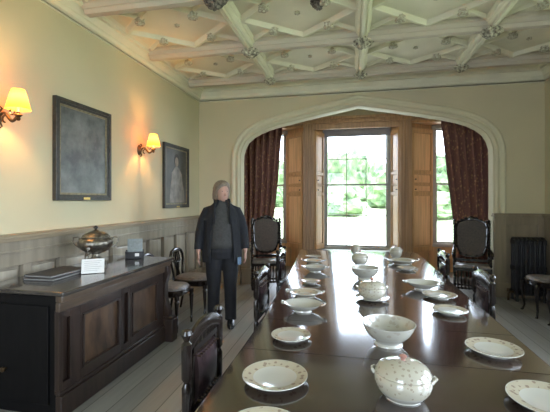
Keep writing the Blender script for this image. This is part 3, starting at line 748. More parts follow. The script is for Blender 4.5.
for s in (-1, 1):
    m = MB(); m.tube([(s*.125, 0, .235), (s*.155, 0, .275), (s*.19, 0, .27), (s*.195, 0, .235), (s*.175, 0, .205), (s*.14, 0, .185)], [.008, .007, .008, .007, .007, .009], 10); m.build('handle', M['silver'], ur)
m = MB(); m.tube([(0.0, -.12, .15), (.0, -.165, .145), (.0, -.195, .13), (0, -.20, .105)], [.012, .010, .009, .008], 10); m.tube([(0, -.175, .14), (0, -.175, .185)], [.006, .005], 8); m.lathe([(.018, .185), (.02, .192), (.018, .2)], (0, -.175, 0), 10, sy=.3); m.build('tap', M['silver'], ur)

m = MB(); m.T = Matrix.Rotation(math.radians(-25), 4, 'X'); m.box(-.085, -.001, 0.004, .085, .001, .125)
m.T = Matrix.Identity(4); 
cd = m.build('display_card', M['card'], None, smooth=False, loc=(-2.08, 2.62, SH+.001)); cd.rotation_euler = (0, 0, math.radians(34)); tag(cd, 'white printed card leaning in front of the silver urn', 'card')
m = MB(); m.box(-.03, .016, 0, .03, .048, .006); m.box(-.01, .040, .006, .01, .046, .07); m.build('card_stand', M['iron'], cd, smooth=False)
m = MB()
for k in range(6):
    m.T = Matrix.Rotation(math.radians(-25), 4, 'X'); m.box(-.065, -.0016, .105-k*.016, .065-.03*((k*7) % 3)/2, -.001, .1075-k*.016)
m.build('printed_lines', mat('ink', (.30, .30, .30), .8), cd, smooth=False)

bx = empty('leaflet_holder', (-2.19, 3.38, SH), math.radians(28), 'small black leaflet box holding a grey framed card on the sideboard', 'leaflet holder')
m = MB(); m.box(-.088, -.03, 0, .088, .03, .012); m.box(-.088, -.03, 0, .088, -.022, .075); m.box(-.088, .022, 0, .088, .03, .09); m.box(-.088, -.03, 0, -.08, .03, .08); m.box(.08, -.03, 0, .088, .03, .08)
m.build('box', M['iron'], bx, smooth=False, bevel=.002)
m = MB(); m.T = Matrix.Rotation(math.radians(-6), 4, 'X'); m.box(-.07, -.004, .012, .075, .006, .205); m.build('card', M['greycard'], bx, smooth=False)
m = MB(); m.box(.005, -.033, .03, .045, -.030, .06); m.build('label_plate', M['card'], bx, smooth=False)

def folder(z, rz, w, d, label, loc):
    e = empty('folder', (loc[0], loc[1], z), rz, label, 'folder', 'folders stacked on the sideboard')
    m = MB(); m.box(-w, -d, 0, w, d, .004); m.box(-w, -d, .015, w, d, .018); m.box(-w, -d, 0, -w+.006, d, .018); m.build('cover', M['folder'], e, smooth=False, bevel=.001)
    m = MB(); m.box(-w+.006, -d+.006, .004, w-.008, d-.006, .015); m.build('pages', M['pages'], e, smooth=False)
    return e
folder(SH+.001, .06, .13, .205, 'large flat dark folder, lower of the two lying on the near end of the sideboard', (-2.30, 2.50))
folder(SH+.0195, -.02, .125, .195, 'large flat dark folder, upper of the two lying on the near end of the sideboard', (-2.31, 2.51))

# ------------------------------------------------------------------ dining table
TH = .75
dt = empty('dining_table', (0.15, 2.9, 0), 0, 'long polished dark mahogany dining table laid with china down the middle of the room', 'table')
def Lt(m): m.T = Matrix.Translation((-.15, -2.9, 0)); return m
def xleft(y): return lerp(y, [(0, -.515), (2.0, -.517), (2.5, -.55), (3.1, -.578), (4.3, -.648), (4.9, -.70), (6, -.76)])
def xright(y): return lerp(y, [(0, .815), (6, .85)])
seams = [.55, 1.05, 1.66, 2.10, 2.97, 3.55, 4.25, 5.16]
def rounded_leaf(y0, y1, first, last):
    m = Lt(MB()); g = .0018; e = .022; pts = []
    N_ = 4
    poly = [(xleft(y0), y0+g), (xright(y0), y0+g), (xright(y1), y1-g), (xleft(y1), y1-g)]
    if last:
        a, b = xleft(y1), xright(y1); c = .10
        poly = [(xleft(y0), y0+g), (xright(y0), y0+g), (b, y1-c), (b-.02, y1-.03), (b-c, y1), (a+c, y1), (a+.02, y1-.03), (a, y1-c)]
    cx_ = sum(p[0] for p in poly)/len(poly)
    def shr(d):
        out = []
        for (x, y) in poly:
            xx = x+d if x < cx_ else x-d
            yy = y
            if last and y > y1-.11: yy = y-d
            if first and y < y0+.05: yy = y+d
            out.append((xx, yy))
        return out
    rs = [[(x, y, z) for x, y in shr(d)] for d, z in ((.02, TH-.034), (.004, TH-.030), (0, TH-.020), (.001, TH-.010), (.006, TH-.003), (.014, TH))]
    m.rings(rs); return m
for i in range(len(seams)-1):
    rounded_leaf(seams[i], seams[i+1], i == 0, i == len(seams)-2).build('table_leaf', M['table'], dt, angle=30)
m = Lt(MB())
for s in (0, 1):
    rs = []
    for y in (.72, 2.0, 3.1, 4.3, 4.98):
        x = (xleft(y)+.09) if s == 0 else (xright(y)-.09-.03)
        rs.append([(x, y, TH-.13), (x+.03, y, TH-.13), (x+.03, y, TH-.034), (x, y, TH-.034)])
    m.rings(rs)
m.box(xleft(.72)+.09, .72, TH-.13, xright(.72)-.09, .75, TH-.034); m.box(xleft(4.98)+.09, 4.98, TH-.13, xright(4.98)-.09, 5.01, TH-.034)
m.build('apron', M['mahog'], dt, smooth=False, bevel=.004)
for y in (.79, 2.6, 4.92):
    for x in (xleft(y)+.14, xright(y)-.14):
        m = Lt(MB()); m.box(x-.045, y-.045, .58, x+.045, y+.045, TH-.034)
        m.lathe([(.02, 0.0), (.03, .01), (.03, .03), (.02, .045), (.03, .07), (.034, .10), (.05, .40), (.056, .46), (.035, .49), (.05, .52), (.05, .55), (.04, .58)], (x, y, 0), 20, lob=10, lamp=.02)
        m.build('leg', M['mahog'], dt, angle=40)

# ------------------------------------------------------------------ china
GP = 'china laid out on the table'
def rim_prof(R, h, foot): return [(foot*.9, 0), (foot, 0), (foot, .004), (R*.62, .008), (R*.70, h*.55), (R*.985, h), (R, h+.0015), (R*.995, h+.004), (R*.97, h+.0035), (R*.70, h*.60+.004), (R*.62, .0125), (R*.3, .0105), (0, .010)]
def plate_thing(name, R, h, mt):
    m = MB(); m.lathe(rim_prof(R, h, R*.55), seg=48)
    return m.build(name, mt, angle=50)
P_big = plate_thing('dinner_plate', .127, .020, M['plate']); P_small = plate_thing('dessert_plate', .10, .017, M['plate_small'])
# pixel -> point on the table top
TH12 = math.atan(77/365.); FPX = 365.0
def on_plane(px, py, z):
    a = (px-275)/FPX; b = (200-py)/FPX
    d = (z-CAMZ)/b
    c, s = math.cos(TH12), math.sin(TH12)
    return (d*(-s)+a*d*c, d*c+a*d*s, z)
def place(o, px, py, label, rz=0, sc=1.0, group=None):
    p = on_plane(px, py, TH); o.location = (p[0], p[1], TH+.0005); o.rotation_euler = (0, 0, rz); o.scale = (sc, sc, sc if sc > .9 else 1)
    tag(o, label, o.get('category', 'plate'), group); return o
used = {}
def put(proto, px, py, label, cat='plate', rz=0, sc=1.0, group=None):
    if proto.name in used: o = copy_tree(proto)
    else: used[proto.name] = 1; o = proto
    o['category'] = cat
    return place(o, px, py, label, rz, sc, group)
GL = 'plates down the left side of the table'; GR = 'plates down the right side of the table'
put(P_big, 275, 380, 'large cream dinner plate with flowered rim, on the left just beyond the cut-off plate', group=GL)
put(P_big, 263, 439, 'cream dinner plate cut off by the bottom edge of the photo', rz=.5, group=GL)
put(P_small, 291, 338, 'cream flowered plate on the left between big dinner plate and shallow bowl', rz=1.1, group=GL)
put(P_big, 493.5, 351.5, 'cream soup plate with flowered rim near the right edge of the table', rz=2, group=GR, sc=.93)
put(P_big, 549, 405, 'large flowered dinner plate at the bottom right corner of the photo', rz=.7, group=GR)
put(P_small, 450, 312.5, 'white dessert plate on the right side beside the near right dining chair', rz=1.7, sc=1.02, group=GR)
put(P_big, 439.5, 297, 'white dinner plate on the right side just beyond the dessert plate', rz=2.6, sc=.92, group=GR)
put(P_small, 311, 283, 'small plate on the left just beyond the left oval platter', rz=.2, sc=.80, group=GL)
put(P_small, 313, 257.5, 'small plate at the far left end of the table', rz=.2, sc=.95, group=GL)
put(P_small, 406.5, 269.5, 'small plate on the right, just nearer than the long platter', rz=.4, sc=.98, group=GR)
# oval platters with upturned ends
def platter(R, sx):
    m = MB(); pr = [(R*.55, 0), (R*.6, 0), (R*.6, .004), (R*.72, .012), (R, .030), (R*1.01, .033), (R*.985, .034), (R*.72, .017), (R*.6, .010), (0, .009)]
    m.lathe(pr, seg=44, sx=sx); 
    return m.build('oval_platter', M['plate_small'], angle=50)
pf = platter(.105, 1.15)
def platter_handles(o, R, sx):
    for s in (-1, 1):
        m = MB(); m.tube([(s*R*sx*.97, -.03, .028), (s*(R*sx+.015), -.02, .038), (s*(R*sx+.02), 0, .040), (s*(R*sx+.015), .02, .038), (s*R*sx*.97, .03, .028)], .005, 8); m.build('handle', M['plate_small'], o)
platter_handles(pf, .105, 1.15)
put(pf, 305, 296, 'oval platter with upturned handles behind the shallow bowl on the left', 'platter', sc=1.0)
put(pf, 402, 263.5, 'long oval platter near the far right end of the table', 'platter', sc=1.28)
put(pf, 313.5, 263, 'oval platter just beyond the far left footed bowl', 'platter', sc=.98)
# shallow bowls on feet with handles
def shallow_bowl(R, h, sx):
    m = MB(); m.lathe([(R*.40, 0), (R*.46, 0), (R*.44, h*.18), (R*.55, h*.28), (R*.82, h*.60), (R*.98, h*.95), (R, h), (R*.97, h*1.0), (R*.80, h*.66), (R*.5, h*.36), (0, h*.3)], seg=44, sx=sx)
    o = m.build('vegetable_dish', M['bowl'], angle=50)
    for s in (-1, 1):
        m = MB(); m.tube([(s*R*sx*.96, -.025, h*.88), (s*(R*sx+.012), -.02, h*.98), (s*(R*sx+.018), 0, h*1.0), (s*(R*sx+.012), .02, h*.98), (s*R*sx*.96, .025, h*.88)], .0055, 8); m.build('handle', M['bowl'], o)
    return o
sb1 = shallow_bowl(.105, .052, 1.15)
put(sb1, 303, 311, 'shallow cream bowl with looped handles on the left side of the table', 'bowl')
put(sb1, 315, 271.5, 'small shallow bowl near the far left end of the table', 'bowl', sc=.97)
put(sb1, 423, 289, 'shallow oval dish with looped handles on the right beyond the white plates', 'bowl', sc=1.08)
# footed round bowls
def footed(R, h):
    m = MB(); m.lathe([(R*.46, 0), (R*.53, 0), (R*.53, h*.06), (R*.48, h*.12), (R*.50, h*.20), (R*.70, h*.36), (R*.86, h*.58), (R*.95, h*.80), (R*1.0, h*.97), (R*1.01, h), (R*.985, h), (R*.93, h*.80), (R*.83, h*.60), (R*.62, h*.42), (R*.3, h*.35), (0, h*.33)], seg=48)
    return m.build('footed_bowl', M['bowl'], angle=50)
fb = footed(.125, .105)
put(fb, 388.5, 344, 'large cream footed bowl in the middle of the table behind the near tureen', 'bowl')
put(fb, 365, 279, 'grey-looking footed bowl in the centre of the table beyond the lidded tureen on a stand', 'bowl', sc=1.0)
# tureens
def tureen(R, h, sx, stand=False):
    e = bpy.data.objects.new('tureen', None); C.objects.link(e)
    z = 0
    if stand:
        m = MB(); m.lathe([(R*.6, 0), (R*.65, 0), (R*.9, .01), (R*1.18, .022), (R*1.19, .025), (R*.9, .016), (0, .012)], seg=44, sx=sx); m.build('stand', M['plate_small'], e); z = .013
    m = MB(); m.lathe([(R*.50, z), (R*.62, z), (R*.62, z+h*.03), (R*.76, z+h*.09), (R*.93, z+h*.24), (R, z+h*.40), (R*.99, z+h*.54), (R*.90, z+h*.585), (R*.8, z+h*.585)], seg=48, sx=sx); m.build('body', M['tureen'], e, angle=50)
    m = MB(); m.lathe([(R*.93, z+h*.56), (R*.97, z+h*.59), (R*.94, z+h*.64), (R*.84, z+h*.74), (R*.62, z+h*.82), (R*.32, z+h*.86), (0, z+h*.87)], seg=48, sx=sx); ld = m.build('lid', M['tureen'], e, angle=50)
    m = MB(); t = z+h*.86; m.lathe([(.010, t-.003), (.006, t+.006), (.012, t+.012), (.014, t+.018), (.006, t+.023), (0, t+.024)], seg=16, sy=.7)
    m.build('knob', mat('pink_gilt_knob', (.40, .20, .16), .3), ld)
    for s in (-1, 1):
        m = MB(); m.tube([(s*R*sx*.97, -.018, z+h*.50), (s*(R*sx+.004), -.016, z+h*.56), (s*(R*sx+.009), 0, z+h*.57), (s*(R*sx+.004), .016, z+h*.56), (s*R*sx*.97, .018, z+h*.50)], .006, 8); m.build('handle', M['tureen'], e)
    return e
t1 = tureen(.092, .150, 1.08)
put(t1, 403, 397, 'large cream sprigged tureen with pink knob, nearest piece in the middle row', 'tureen', rz=-.25)
t2 = tureen(.097, .140, 1.0, True); t2.name = 'tureen_on_stand'
put(t2, 372, 300, 'round covered tureen on a stand dish in the centre of the table', 'tureen', rz=.1)
t3 = dup(t1, (0, 0, 0), 0, ''); place(t3, 360, 264.5, 'small covered tureen beyond the far footed bowl in the middle of the table', .1, .88); t3['category'] = 'tureen'
t4 = dup(t1, (0, 0, 0), 0, ''); place(t4, 356, 254.5, 'smallest covered tureen at the far end of the table before the centre window', .0, .66); t4['category'] = 'tureen'
t5 = dup(t1, (0, 0, 0), 0, ''); place(t5, 396, 257.5, 'covered tureen at the far right end of the table', .0, .72); t5['category'] = 'tureen'

# ------------------------------------------------------------------ chairs
def post(m, x, y, z0, z1, r=.018):
    h = z1-z0
    m.lathe([(r*.6, 0), (r, h*.02), (r, h*.10), (r*.65, h*.13), (r*1.05, h*.2), (r*1.1, h*.45), (r*.6, h*.50), (r*1.15, h*.54), (r*1.15, h*.86), (r*.6, h*.885), (r*.95, h*.92), (r*1.35, h*.95), (r*1.0, h*.985), (0, h)], (x, y, z0), 14)
def dining_chair(loc, rz, label, group):
    """faces +x in local space, back at x=0"""
    e = empty('dining_chair', loc, rz, label, 'chair', group)
    W = .19; H = .90
    for s in (-1, 1):
        m = MB(); post(m, 0, 0, .44, H, .019); 
        o = m.build('back_post', M['mahog'], e, loc=(0, s*W, 0)); 
    m = MB(); rs = []
    for k in range(13):
        t = -1+k/6; y = t*W; z = .79+.05*(1-t*t); rs.append([(-.014, y, z-.0), (.014, y, z), (.016, y, z+.035), (.008, y, z+.058), (-.008, y, z+.058), (-.016, y, z+.035)])
    m.rings(rs); m.build('top_rail', M['mahog'], e, angle=40)
    m = MB(); m.box(-.012, -W, .50, .012, W, .535); m.box(-.012, -W+.050, .535, .008, -W+.068, .80); m.box(-.012, W-.068, .535, .008, W-.050, .80); m.box(-.012, -W+.05, .775, .012, W-.05, .80)
    for k in range(7):
        y = -W+.06+k*(2*W-.12)/6; z = .80+.045*(1-(y/W)**2)
        m.lathe([(.006, 0), (.011, (z-.795)*.5), (.006, z-.79)], (0, y, .795), 8)
    m.build('back_frame', M['mahog'], e, smooth=True, angle=40)
    m = MB(); n = 8; rs = []
    for k in range(9):
        t = k/8; z = .545+.215*t; bul = .018+.020*math.sin(PI*t)
        rs.append([(-.006, -W+.075, z), (bul*.6, -W+.08, z), (bul, -W*.32, z), (bul, W*.32, z), (bul*.6, W-.08, z), (-.006, W-.075, z)])
    m.rings(rs); m.cur = 1
    for k in range(9):
        for zz in (.553, .752):
            yk = -W+.085+k*(2*W-.17)/8; m.box(.004, yk-.003, zz-.003, .030, yk+.003, zz+.003)
    pd = m.build('back_pad', [M['leather'], M['bronze']], e, angle=60)
    m = MB(); m.prism([(-.02, -W-.01), (.40, -W-.035), (.42, -.12), (.42, .12), (.40, W+.035), (-.02, W+.01)], .39, .44); m.build('seat_rail', M['mahog'], e, smooth=False, bevel=.006)
    m = MB(); m.rings([[(x*q+.02, y*q, z) for x, y in ((0, -W), (.36, -W-.02), (.385, 0), (.36, W+.02), (0, W))] for q, z in ((1, .44), (1.0, .465), (.93, .482), (.7, .49))]); m.build('seat', M['leather'], e, bevel=.006)
    for sx in (0, .37):
        for s in (-1, 1):
            m = MB()
            if sx: m.lathe([(.012, 0), (.017, .03), (.012, .05), (.022, .10), (.026, .30), (.018, .34), (.028, .36), (.028, .40)], (sx, s*(W+.01), 0), 12)
            else: m.tube([(-.06, s*W, 0), (-.02, s*W, .22), (0, s*W, .44)], [.014, .018, .019], 10)
            m.build('leg', M['mahog'], e)
    return e
dc = dining_chair((-.69, 1.635, 0), 0, 'dark carved dining chair with leather back, nearest on the left side of the table', 'dining chairs around the table')
dup(dc, (-.735, 2.96, 0), 0, 'dark dining chair left of the table just in front of the standing person')
dup(dc, (-.80, 4.14, 0), 0, 'dark dining chair at the left of the table beside the left armchair')
dup(dc, (1.015, 3.16, 0), PI, 'dark carved dining chair nearest on the right side of the table')
dup(dc, (.975, 4.28, 0), PI, 'dark dining chair at the right of the table just before the right armchair')

# barley twist armchairs
def twist(m, p, q, r, turns, seg=8):
    p = Vector(p); q = Vector(q); n_ = int(turns*8); t = (q-p); u = t.orthogonal().normalized(); w = t.normalized().cross(u)
    for ph in (0, PI):
        m.tube([tuple(p+t*k/n_+(u*math.cos(2*PI*turns*k/n_+ph)+w*math.sin(2*PI*turns*k/n_+ph))*r*.55) for k in range(n_+1)], r*.62, seg)
def armchair(loc, rz, label, group):
    """faces -y in local space"""
    e = empty('armchair', loc, rz, label, 'armchair', group); H = 1.16; W = .235
    for s in (-1, 1):
        m = MB(); twist(m, (s*W, .02, .46), (s*W, .08, 1.08), .021, 7); m.lathe([(.026, 0), (.026, .03), (.016, .045), (.026, .06), (.018, .08), (0, .09)], (s*W, .083, 1.06), 12); m.build('back_post', M['mahog'], e)
        for y, z in ((-.22, .44), (.02, .46)):
            m = MB(); m.box(s*W-.022, y-.022, .36, s*W+.022, y+.022, z); m.box(s*W-.02, y-.02, .10, s*W+.02, y+.02, .16); twist(m, (s*W, y, .16), (s*W, y, .36), .019, 2.5); m.lathe([(.014, 0), (.024, .02), (.024, .06), (.016, .10)], (s*W, y, 0), 12); m.build('leg', M['mahog'], e)
        m = MB(); twist(m, (s*(W+.01), -.18, .45), (s*(W+.01), -.18, .64), .016, 2.5)
        pts = [(s*W, .045, .70), (s*(W+.015), -.05, .69), (s*(W+.02), -.15, .665), (s*(W+.02), -.23, .655), (s*(W+.02), -.275, .635), (s*(W+.02), -.27, .60), (s*(W+.02), -.24, .61)]
        m.tube(pts, [.017, .018, .021, .024, .022, .016, .012], 10); m.build('arm', M['mahog'], e)
    # carved arched frame of back
    def bk(z): return .02+.06*(z-.46)/.62
    m = MB(); out = [(-.15, .61), (-.195, .72), (-.205, .88), (-.21, 1.02), (-.185, 1.10), (-.13, 1.125), (-.07, 1.15), (0, 1.165), (.07, 1.15), (.13, 1.125), (.185, 1.10), (.21, 1.02), (.205, .88), (.195, .72), (.15, .61), (.07, .58), (-.07, .58)]
    m.tube([(x, bk(z), z) for x, z in out], .017, 8, closed=True)
    for k, (x, z) in enumerate(out):
        m.lathe([(0, -.022), (.018, -.01), (.022, .006), (.012, .018), (0, .024)], (x, bk(z)-.004, z+.010), 8, lob=4, lamp=.2)
    m.lathe([(0, -.04), (.05, -.015), (.045, .02), (.02, .04), (0, .045)], (0, bk(1.15), 1.155), 10, lob=5, lamp=.2, sy=.5)
    m.box(-W, .01, .50, W, .04, .54)
    m.build('back_frame', M['mahog'], e)
    m = MB(); inner = [(x*.95, .61+(z-.61)*.97) for x, z in out]; k = len(inner)
    m.add([(x, bk(z)-.012, z) for x, z in inner]+[(x, bk(z)+.012, z) for x, z in inner], [tuple(range(k)), tuple(range(2*k-1, k-1, -1))]+[(i, (i+1) % k, k+(i+1) % k, k+i) for i in range(k)])
    m.build('back_panel', M['caned'], e, smooth=False)
    m = MB(); m.box(-W-.01, -.235, .385, W+.01, .04, .43); m.build('seat_rail', M['mahog'], e, smooth=False, bevel=.006)
    m = MB(); m.rings([[(x*q, -.10+y*q, z) for x, y in ((-.24, -.145), (.24, -.145), (.235, .13), (-.235, .13))] for q, z in ((1, .43), (1, .46), (.93, .475), (.6, .485))]); m.build('seat', M['seat_fab'], e, bevel=.01)
    m = MB(); twist(m, (-W, -.22, .13), (W, -.22, .13), .016, 5); twist(m, (-W, .02, .13), (W, .02, .13), .016, 5)
    for s in (-1, 1): twist(m, (s*W, -.22, .13), (s*W, .02, .13), .015, 3)
    m.build('stretcher', M['mahog'], e)
    m = MB()
    for k in range(9): m.lathe([(.010, .145), (.013, .22), (.008, .27), (.013, .32), (.010, .385)], (-.19+k*.0475, -.22, 0), 8)
    m.build('front_spindles', M['mahog'], e)
    return e
ac = armchair((-1.40, 5.93, 0), math.radians(18), 'tall barley-twist armchair with carved back before the left curtain', 'tall carved armchairs in the window bay')
dup(ac, (1.80, 6.12, 0), math.radians(-14), 'tall barley-twist armchair with carved back before the right curtain')

# serpentine side chairs / wall chairs
def side_chair(loc, rz, label, group, straight=False):
    """faces +x local; back at x=-.22"""
    e = empty('side_chair', loc, rz, label, 'chair', group)
    def cab(x, y, ox_, oy_):
        m = MB()
        if straight:
            m.lathe([(.011, 0), (.014, .02), (.011, .035), (.018, .06), (.012, .075), (.024, .30), (.028, .33), (.018, .345), (.027, .36), (.027, .40)], (x, y, 0), 12); return m
        m.tube([(x, y, .40), (x+ox_*.016, y+oy_*.016, .33), (x+ox_*.006, y+oy_*.006, .20), (x-ox_*.010, y-oy_*.010, .08), (x+ox_*.004, y+oy_*.004, .02), (x+ox_*.016, y+oy_*.016, .002)], [.028, .026, .017, .012, .013, .017], 10)
        return m
    for s in (-1, 1):
        cab(.22, s*.185, 1, s).build('leg', M['mahog'], e)
        m = MB(); m.tube([(-.27, s*.15, 0), (-.235, s*.155, .2), (-.215, s*.16, .42)], [.013, .016, .018], 10); m.build('leg', M['mahog'], e)
    outl = []
    for k in range(28):
        a = 2*PI*k/28; cx_, sy_ = math.cos(a), math.sin(a); p = .55
        outl.append((math.copysign(abs(cx_)**p, cx_)*.235*(1+.05*math.cos(2*a)), math.copysign(abs(sy_)**p, sy_)*(.205+.02*cx_)))
    m = MB(); m.rings([[(x*q, y*q, z) for x, y in outl] for q, z in ((.93, .375), (.98, .385), (1.0, .41), (1.02, .435), (.98, .445), (.9, .445))]); m.build('seat_rail', M['mahog'], e)
    m = MB(); m.rings([[(x*q, y*q, z) for x, y in outl] for q, z in ((.93, .44), (.94, .455), (.86, .475), (.6, .485), (.2, .488))]); m.build('seat', M['seat_fab'], e)
    m = MB(); pts = []
    for k in range(25):
        t = k/24; a = -PI*.5+ (PI*2)*t
        # balloon outline: two posts flaring, arched crest
        pass
    side = [(.135, .43), (.125, .50), (.145, .58), (.17, .66), (.165, .73), (.12, .785), (.06, .805), (0, .81)]
    path = [(-.225-.10*(z-.43), y, z) for y, z in side]+[(-.225-.10*(z-.43), -y, z) for y, z in reversed(side[:-1])]
    m.tube(path, [.016, .014, .014, .016, .018, .020, .020, .024, .020, .020, .018, .016, .014, .014, .016], 10)
    m.build('back_frame', M['mahog'], e)
    m = MB()
    for sy_ in (-1, -.33, .33, 1):
        m.tube([(-.225, sy_*.05, .43), (-.235, sy_*.028, .53), (-.245, sy_*.05, .62), (-.256, sy_*.085, .70), (-.262, sy_*.06, .775)], [.010, .008, .009, .010, .009], 8)
    m.tube([(-.25, -.11, .66), (-.247, -.05, .635), (-.245, 0, .645), (-.247, .05, .635), (-.25, .11, .66)], .010, 8)
    m.build('splat', M['mahog'], e)
    return e
sc = side_chair((-2.09, 3.86, 0), 0, 'small side chair with dark straight legs right beside the far end of the sideboard', 'side chairs along the walls', True)
dup(sc, (-2.0, 4.42, 0), 0, 'small side chair with openwork back between the sideboard and the standing person')
sc2 = side_chair((2.44, 5.22, 0), PI, 'small cabriole-leg side chair in front of the radiator', 'side chairs along the walls')
dup(sc2, (2.46, 4.58, 0), PI, 'small side chair cut off by the right edge of the photo')

# ------------------------------------------------------------------ radiator
rd = empty('radiator', (2.49, 5.90, 0), 0, 'black cast iron column radiator against the wall right of the arch', 'radiator')
for k in range(7):
    x = -.18+k*.058; m = MB()
    for yy in (-.075, .0, .075):
        m.tube([(x, yy, .10), (x, yy, .84)], .020, 10)
    for zz in (.12, .47, .84): m.rings([[(x-.024, -.095, zz-.03), (x-.024, .095, zz-.03), (x-.024, .095, zz+.03), (x-.024, -.095, zz+.03)], [(x+.024, -.095, zz-.03), (x+.024, .095, zz-.03), (x+.024, .095, zz+.03), (x+.024, -.095, zz+.03)]])
    m.tube([(x, -.10, .86), (x, -.05, .895), (x, .05, .895), (x, .10, .86)], .022, 10)
    if k in (0, 6):
        for yy in (-.08, .08): m.lathe([(.022, 0), (.018, .03), (.022, .09)], (x, yy, 0), 10)
    m.build('column_section', M['iron'], rd, angle=40, bevel=.004)
m = MB(); m.tube([(-.27, -.02, 0.0), (-.27, -.02, .10), (-.25, -.02, .12), (-.20, -.02, .12)], .014, 10); m.lathe([(.02, 0), (.024, .02), (.02, .045), (.010, .05)], (-.27, -.02, .125), 12); m.build('valve', M['bronze'], rd)

# ------------------------------------------------------------------ person
pr = empty('person', (-1.48, 4.03, 0), math.radians(20), 'person with short fair hair in charcoal jacket and black trousers standing left of the table', 'person')
# built facing -y with head at 1.66; ellipse rings (cx, cy, z, rx, ry)
def ellring(cx_, cy_, z, rx, ry, n=20, tilt=0):
    return [(cx_+rx*math.cos(2*PI*j/n), cy_+ry*math.sin(2*PI*j/n), z+tilt*math.cos(2*PI*j/n)) for j in range(n)]
def limb(m, pts, rad, seg=14): m.tube(pts, rad, seg)
def body_shape(m, grow=0.0, torso=True, legs=True, arms=True, head=True):
    g = grow
    if torso: m.rings([ellring(0, 0, z, rx+g, ry+g) for z, rx, ry in ((.80, .14, .11), (.88, .178, .125), (.98, .172, .12), (1.06, .155, .11), (1.15, .165, .115), (1.25, .172, .110), (1.31, .150, .095), (1.36, .105, .080), (1.42, .06, .058), (1.46, .052, .055), (1.50, .05, .052))])
m = MB()
body_shape(m)
for s in (-1, 1):
    limb(m, [(s*.085, 0, .86), (s*.095, -.005, .65), (s*.092, -.01, .47), (s*.098, .01, .30), (s*.10, .02, .12), (s*.10, .015, .06)], [.088, .078, .056, .055, .038, .036])
    m.rings([[(s*.10+rx*math.cos(2*PI*j/14), cy_+.0+ry*math.sin(2*PI*j/14), zz) for j in range(14)] for zz, rx, ry, cy_ in ((.01, .038, .11, -.05), (.04, .038, .105, -.05), (.065, .034, .06, -.01), (.09, .034, .04, .01))])
    # arm: shoulder, elbow, wrist
    el = (s*.245, .02, 1.10); wr_ = (s*.268, -.045, .86)
    limb(m, [(s*.09, 0, 1.32), (s*.160, 0, 1.295), (s*.208, .01, 1.21), el, (s*.258, -.015, .98), wr_], [.040, .048, .045, .040, .036, .026])
# head (turned towards +x, i.e. the person's left)
HT = math.radians(24)
def hd(p):  # local head coords -> body
    x, y, z = p; return (x*math.cos(HT)-y*math.sin(HT)*1.0, x*math.sin(HT)+y*math.cos(HT), z)
R_ = Matrix.Rotation(HT, 4, 'Z')
m.T = R_
m.rings([ellring(0, cy_, z, rx, ry, 20) for z, cy_, rx, ry in ((1.425, -.03, .018, .016), (1.437, -.038, .034, .035), (1.46, -.022, .052, .062), (1.49, -.012, .062, .078), (1.53, -.006, .069, .088), (1.57, 0, .072, .093), (1.61, .004, .068, .088), (1.64, .008, .05, .066), (1.655, .01, .022, .03))])
m.tube([(0, -.085, 1.545), (0, -.100, 1.52), (0, -.106, 1.508), (0, -.092, 1.50)], [.008, .011, .013, .008], 8)
for s in (-1, 1): m.lathe([(0, -.03), (.012, -.02), (.015, .0), (.012, .02), (0, .03)], (s*.073, .008, 1.525), 8, sx=.5)
m.T = Matrix.Identity(4)
# hands: palm plus four fingers and thumb
for s in (-1, 1):
    wx, wy, wz = s*.268, -.045, .86
    m.tube([(wx, wy, wz+.02), (wx+s*.002, wy-.006, wz-.03), (wx+s*.002, wy-.012, wz-.075), (wx, wy-.014, wz-.09)], [.023, .030, .032, .024], 10, flat=.55) if False else m.rings([[(wx+rx*math.cos(2*PI*j/12), wy-.004*i+ry*math.sin(2*PI*j/12), wz+.02-.022*i) for j in range(12)] for i, (rx, ry) in enumerate(((.022, .024), (.019, .030), (.016, .038), (.015, .040), (.014, .038), (.012, .034)))])
    for k, (yy, ln) in enumerate(((-.030, .060), (-.010, .070), (.010, .066), (.028, .050))):
        x0_, y0_, z0_ = wx, wy-.016+yy, wz-.075
        m.tube([(x0_, y0_, z0_), (x0_-s*.004, y0_-.004, z0_-ln*.5), (x0_-s*.016, y0_-.008, z0_-ln*.85), (x0_-s*.026, y0_-.010, z0_-ln)], [.0095, .009, .008, .006], 8)
    m.tube([(wx, wy-.030, wz-.01), (wx-s*.008, wy-.058, wz-.035), (wx-s*.012, wy-.066, wz-.06), (wx-s*.016, wy-.064, wz-.08)], [.013, .012, .010, .007], 8)
body = m.build('body', M['skin'], pr, angle=180)
rm = body.modifiers.new('remesh', 'REMESH'); rm.mode = 'VOXEL'; rm.voxel_size = .0065; rm.use_smooth_shade = True
sm = body.modifiers.new('smooth', 'SMOOTH'); sm.iterations = 3; sm.factor = .5
# face details
m = MB(); m.T = R_
for s in (-1, 1): m.lathe([(0, -.006), (.010, -.003), (.012, 0), (.010, .003), (0, .006)], (s*.027, -.080, 1.548), 10, sy=.5)
m.build('eyes', M['eye'], body)
m = MB(); m.T = R_; m.lathe([(0, -.006), (.016, -.003), (.018, 0), (.014, .004), (0, .006)], (0, -.080, 1.478), 12, sy=.45); m.build('lips', M['lips'], body)
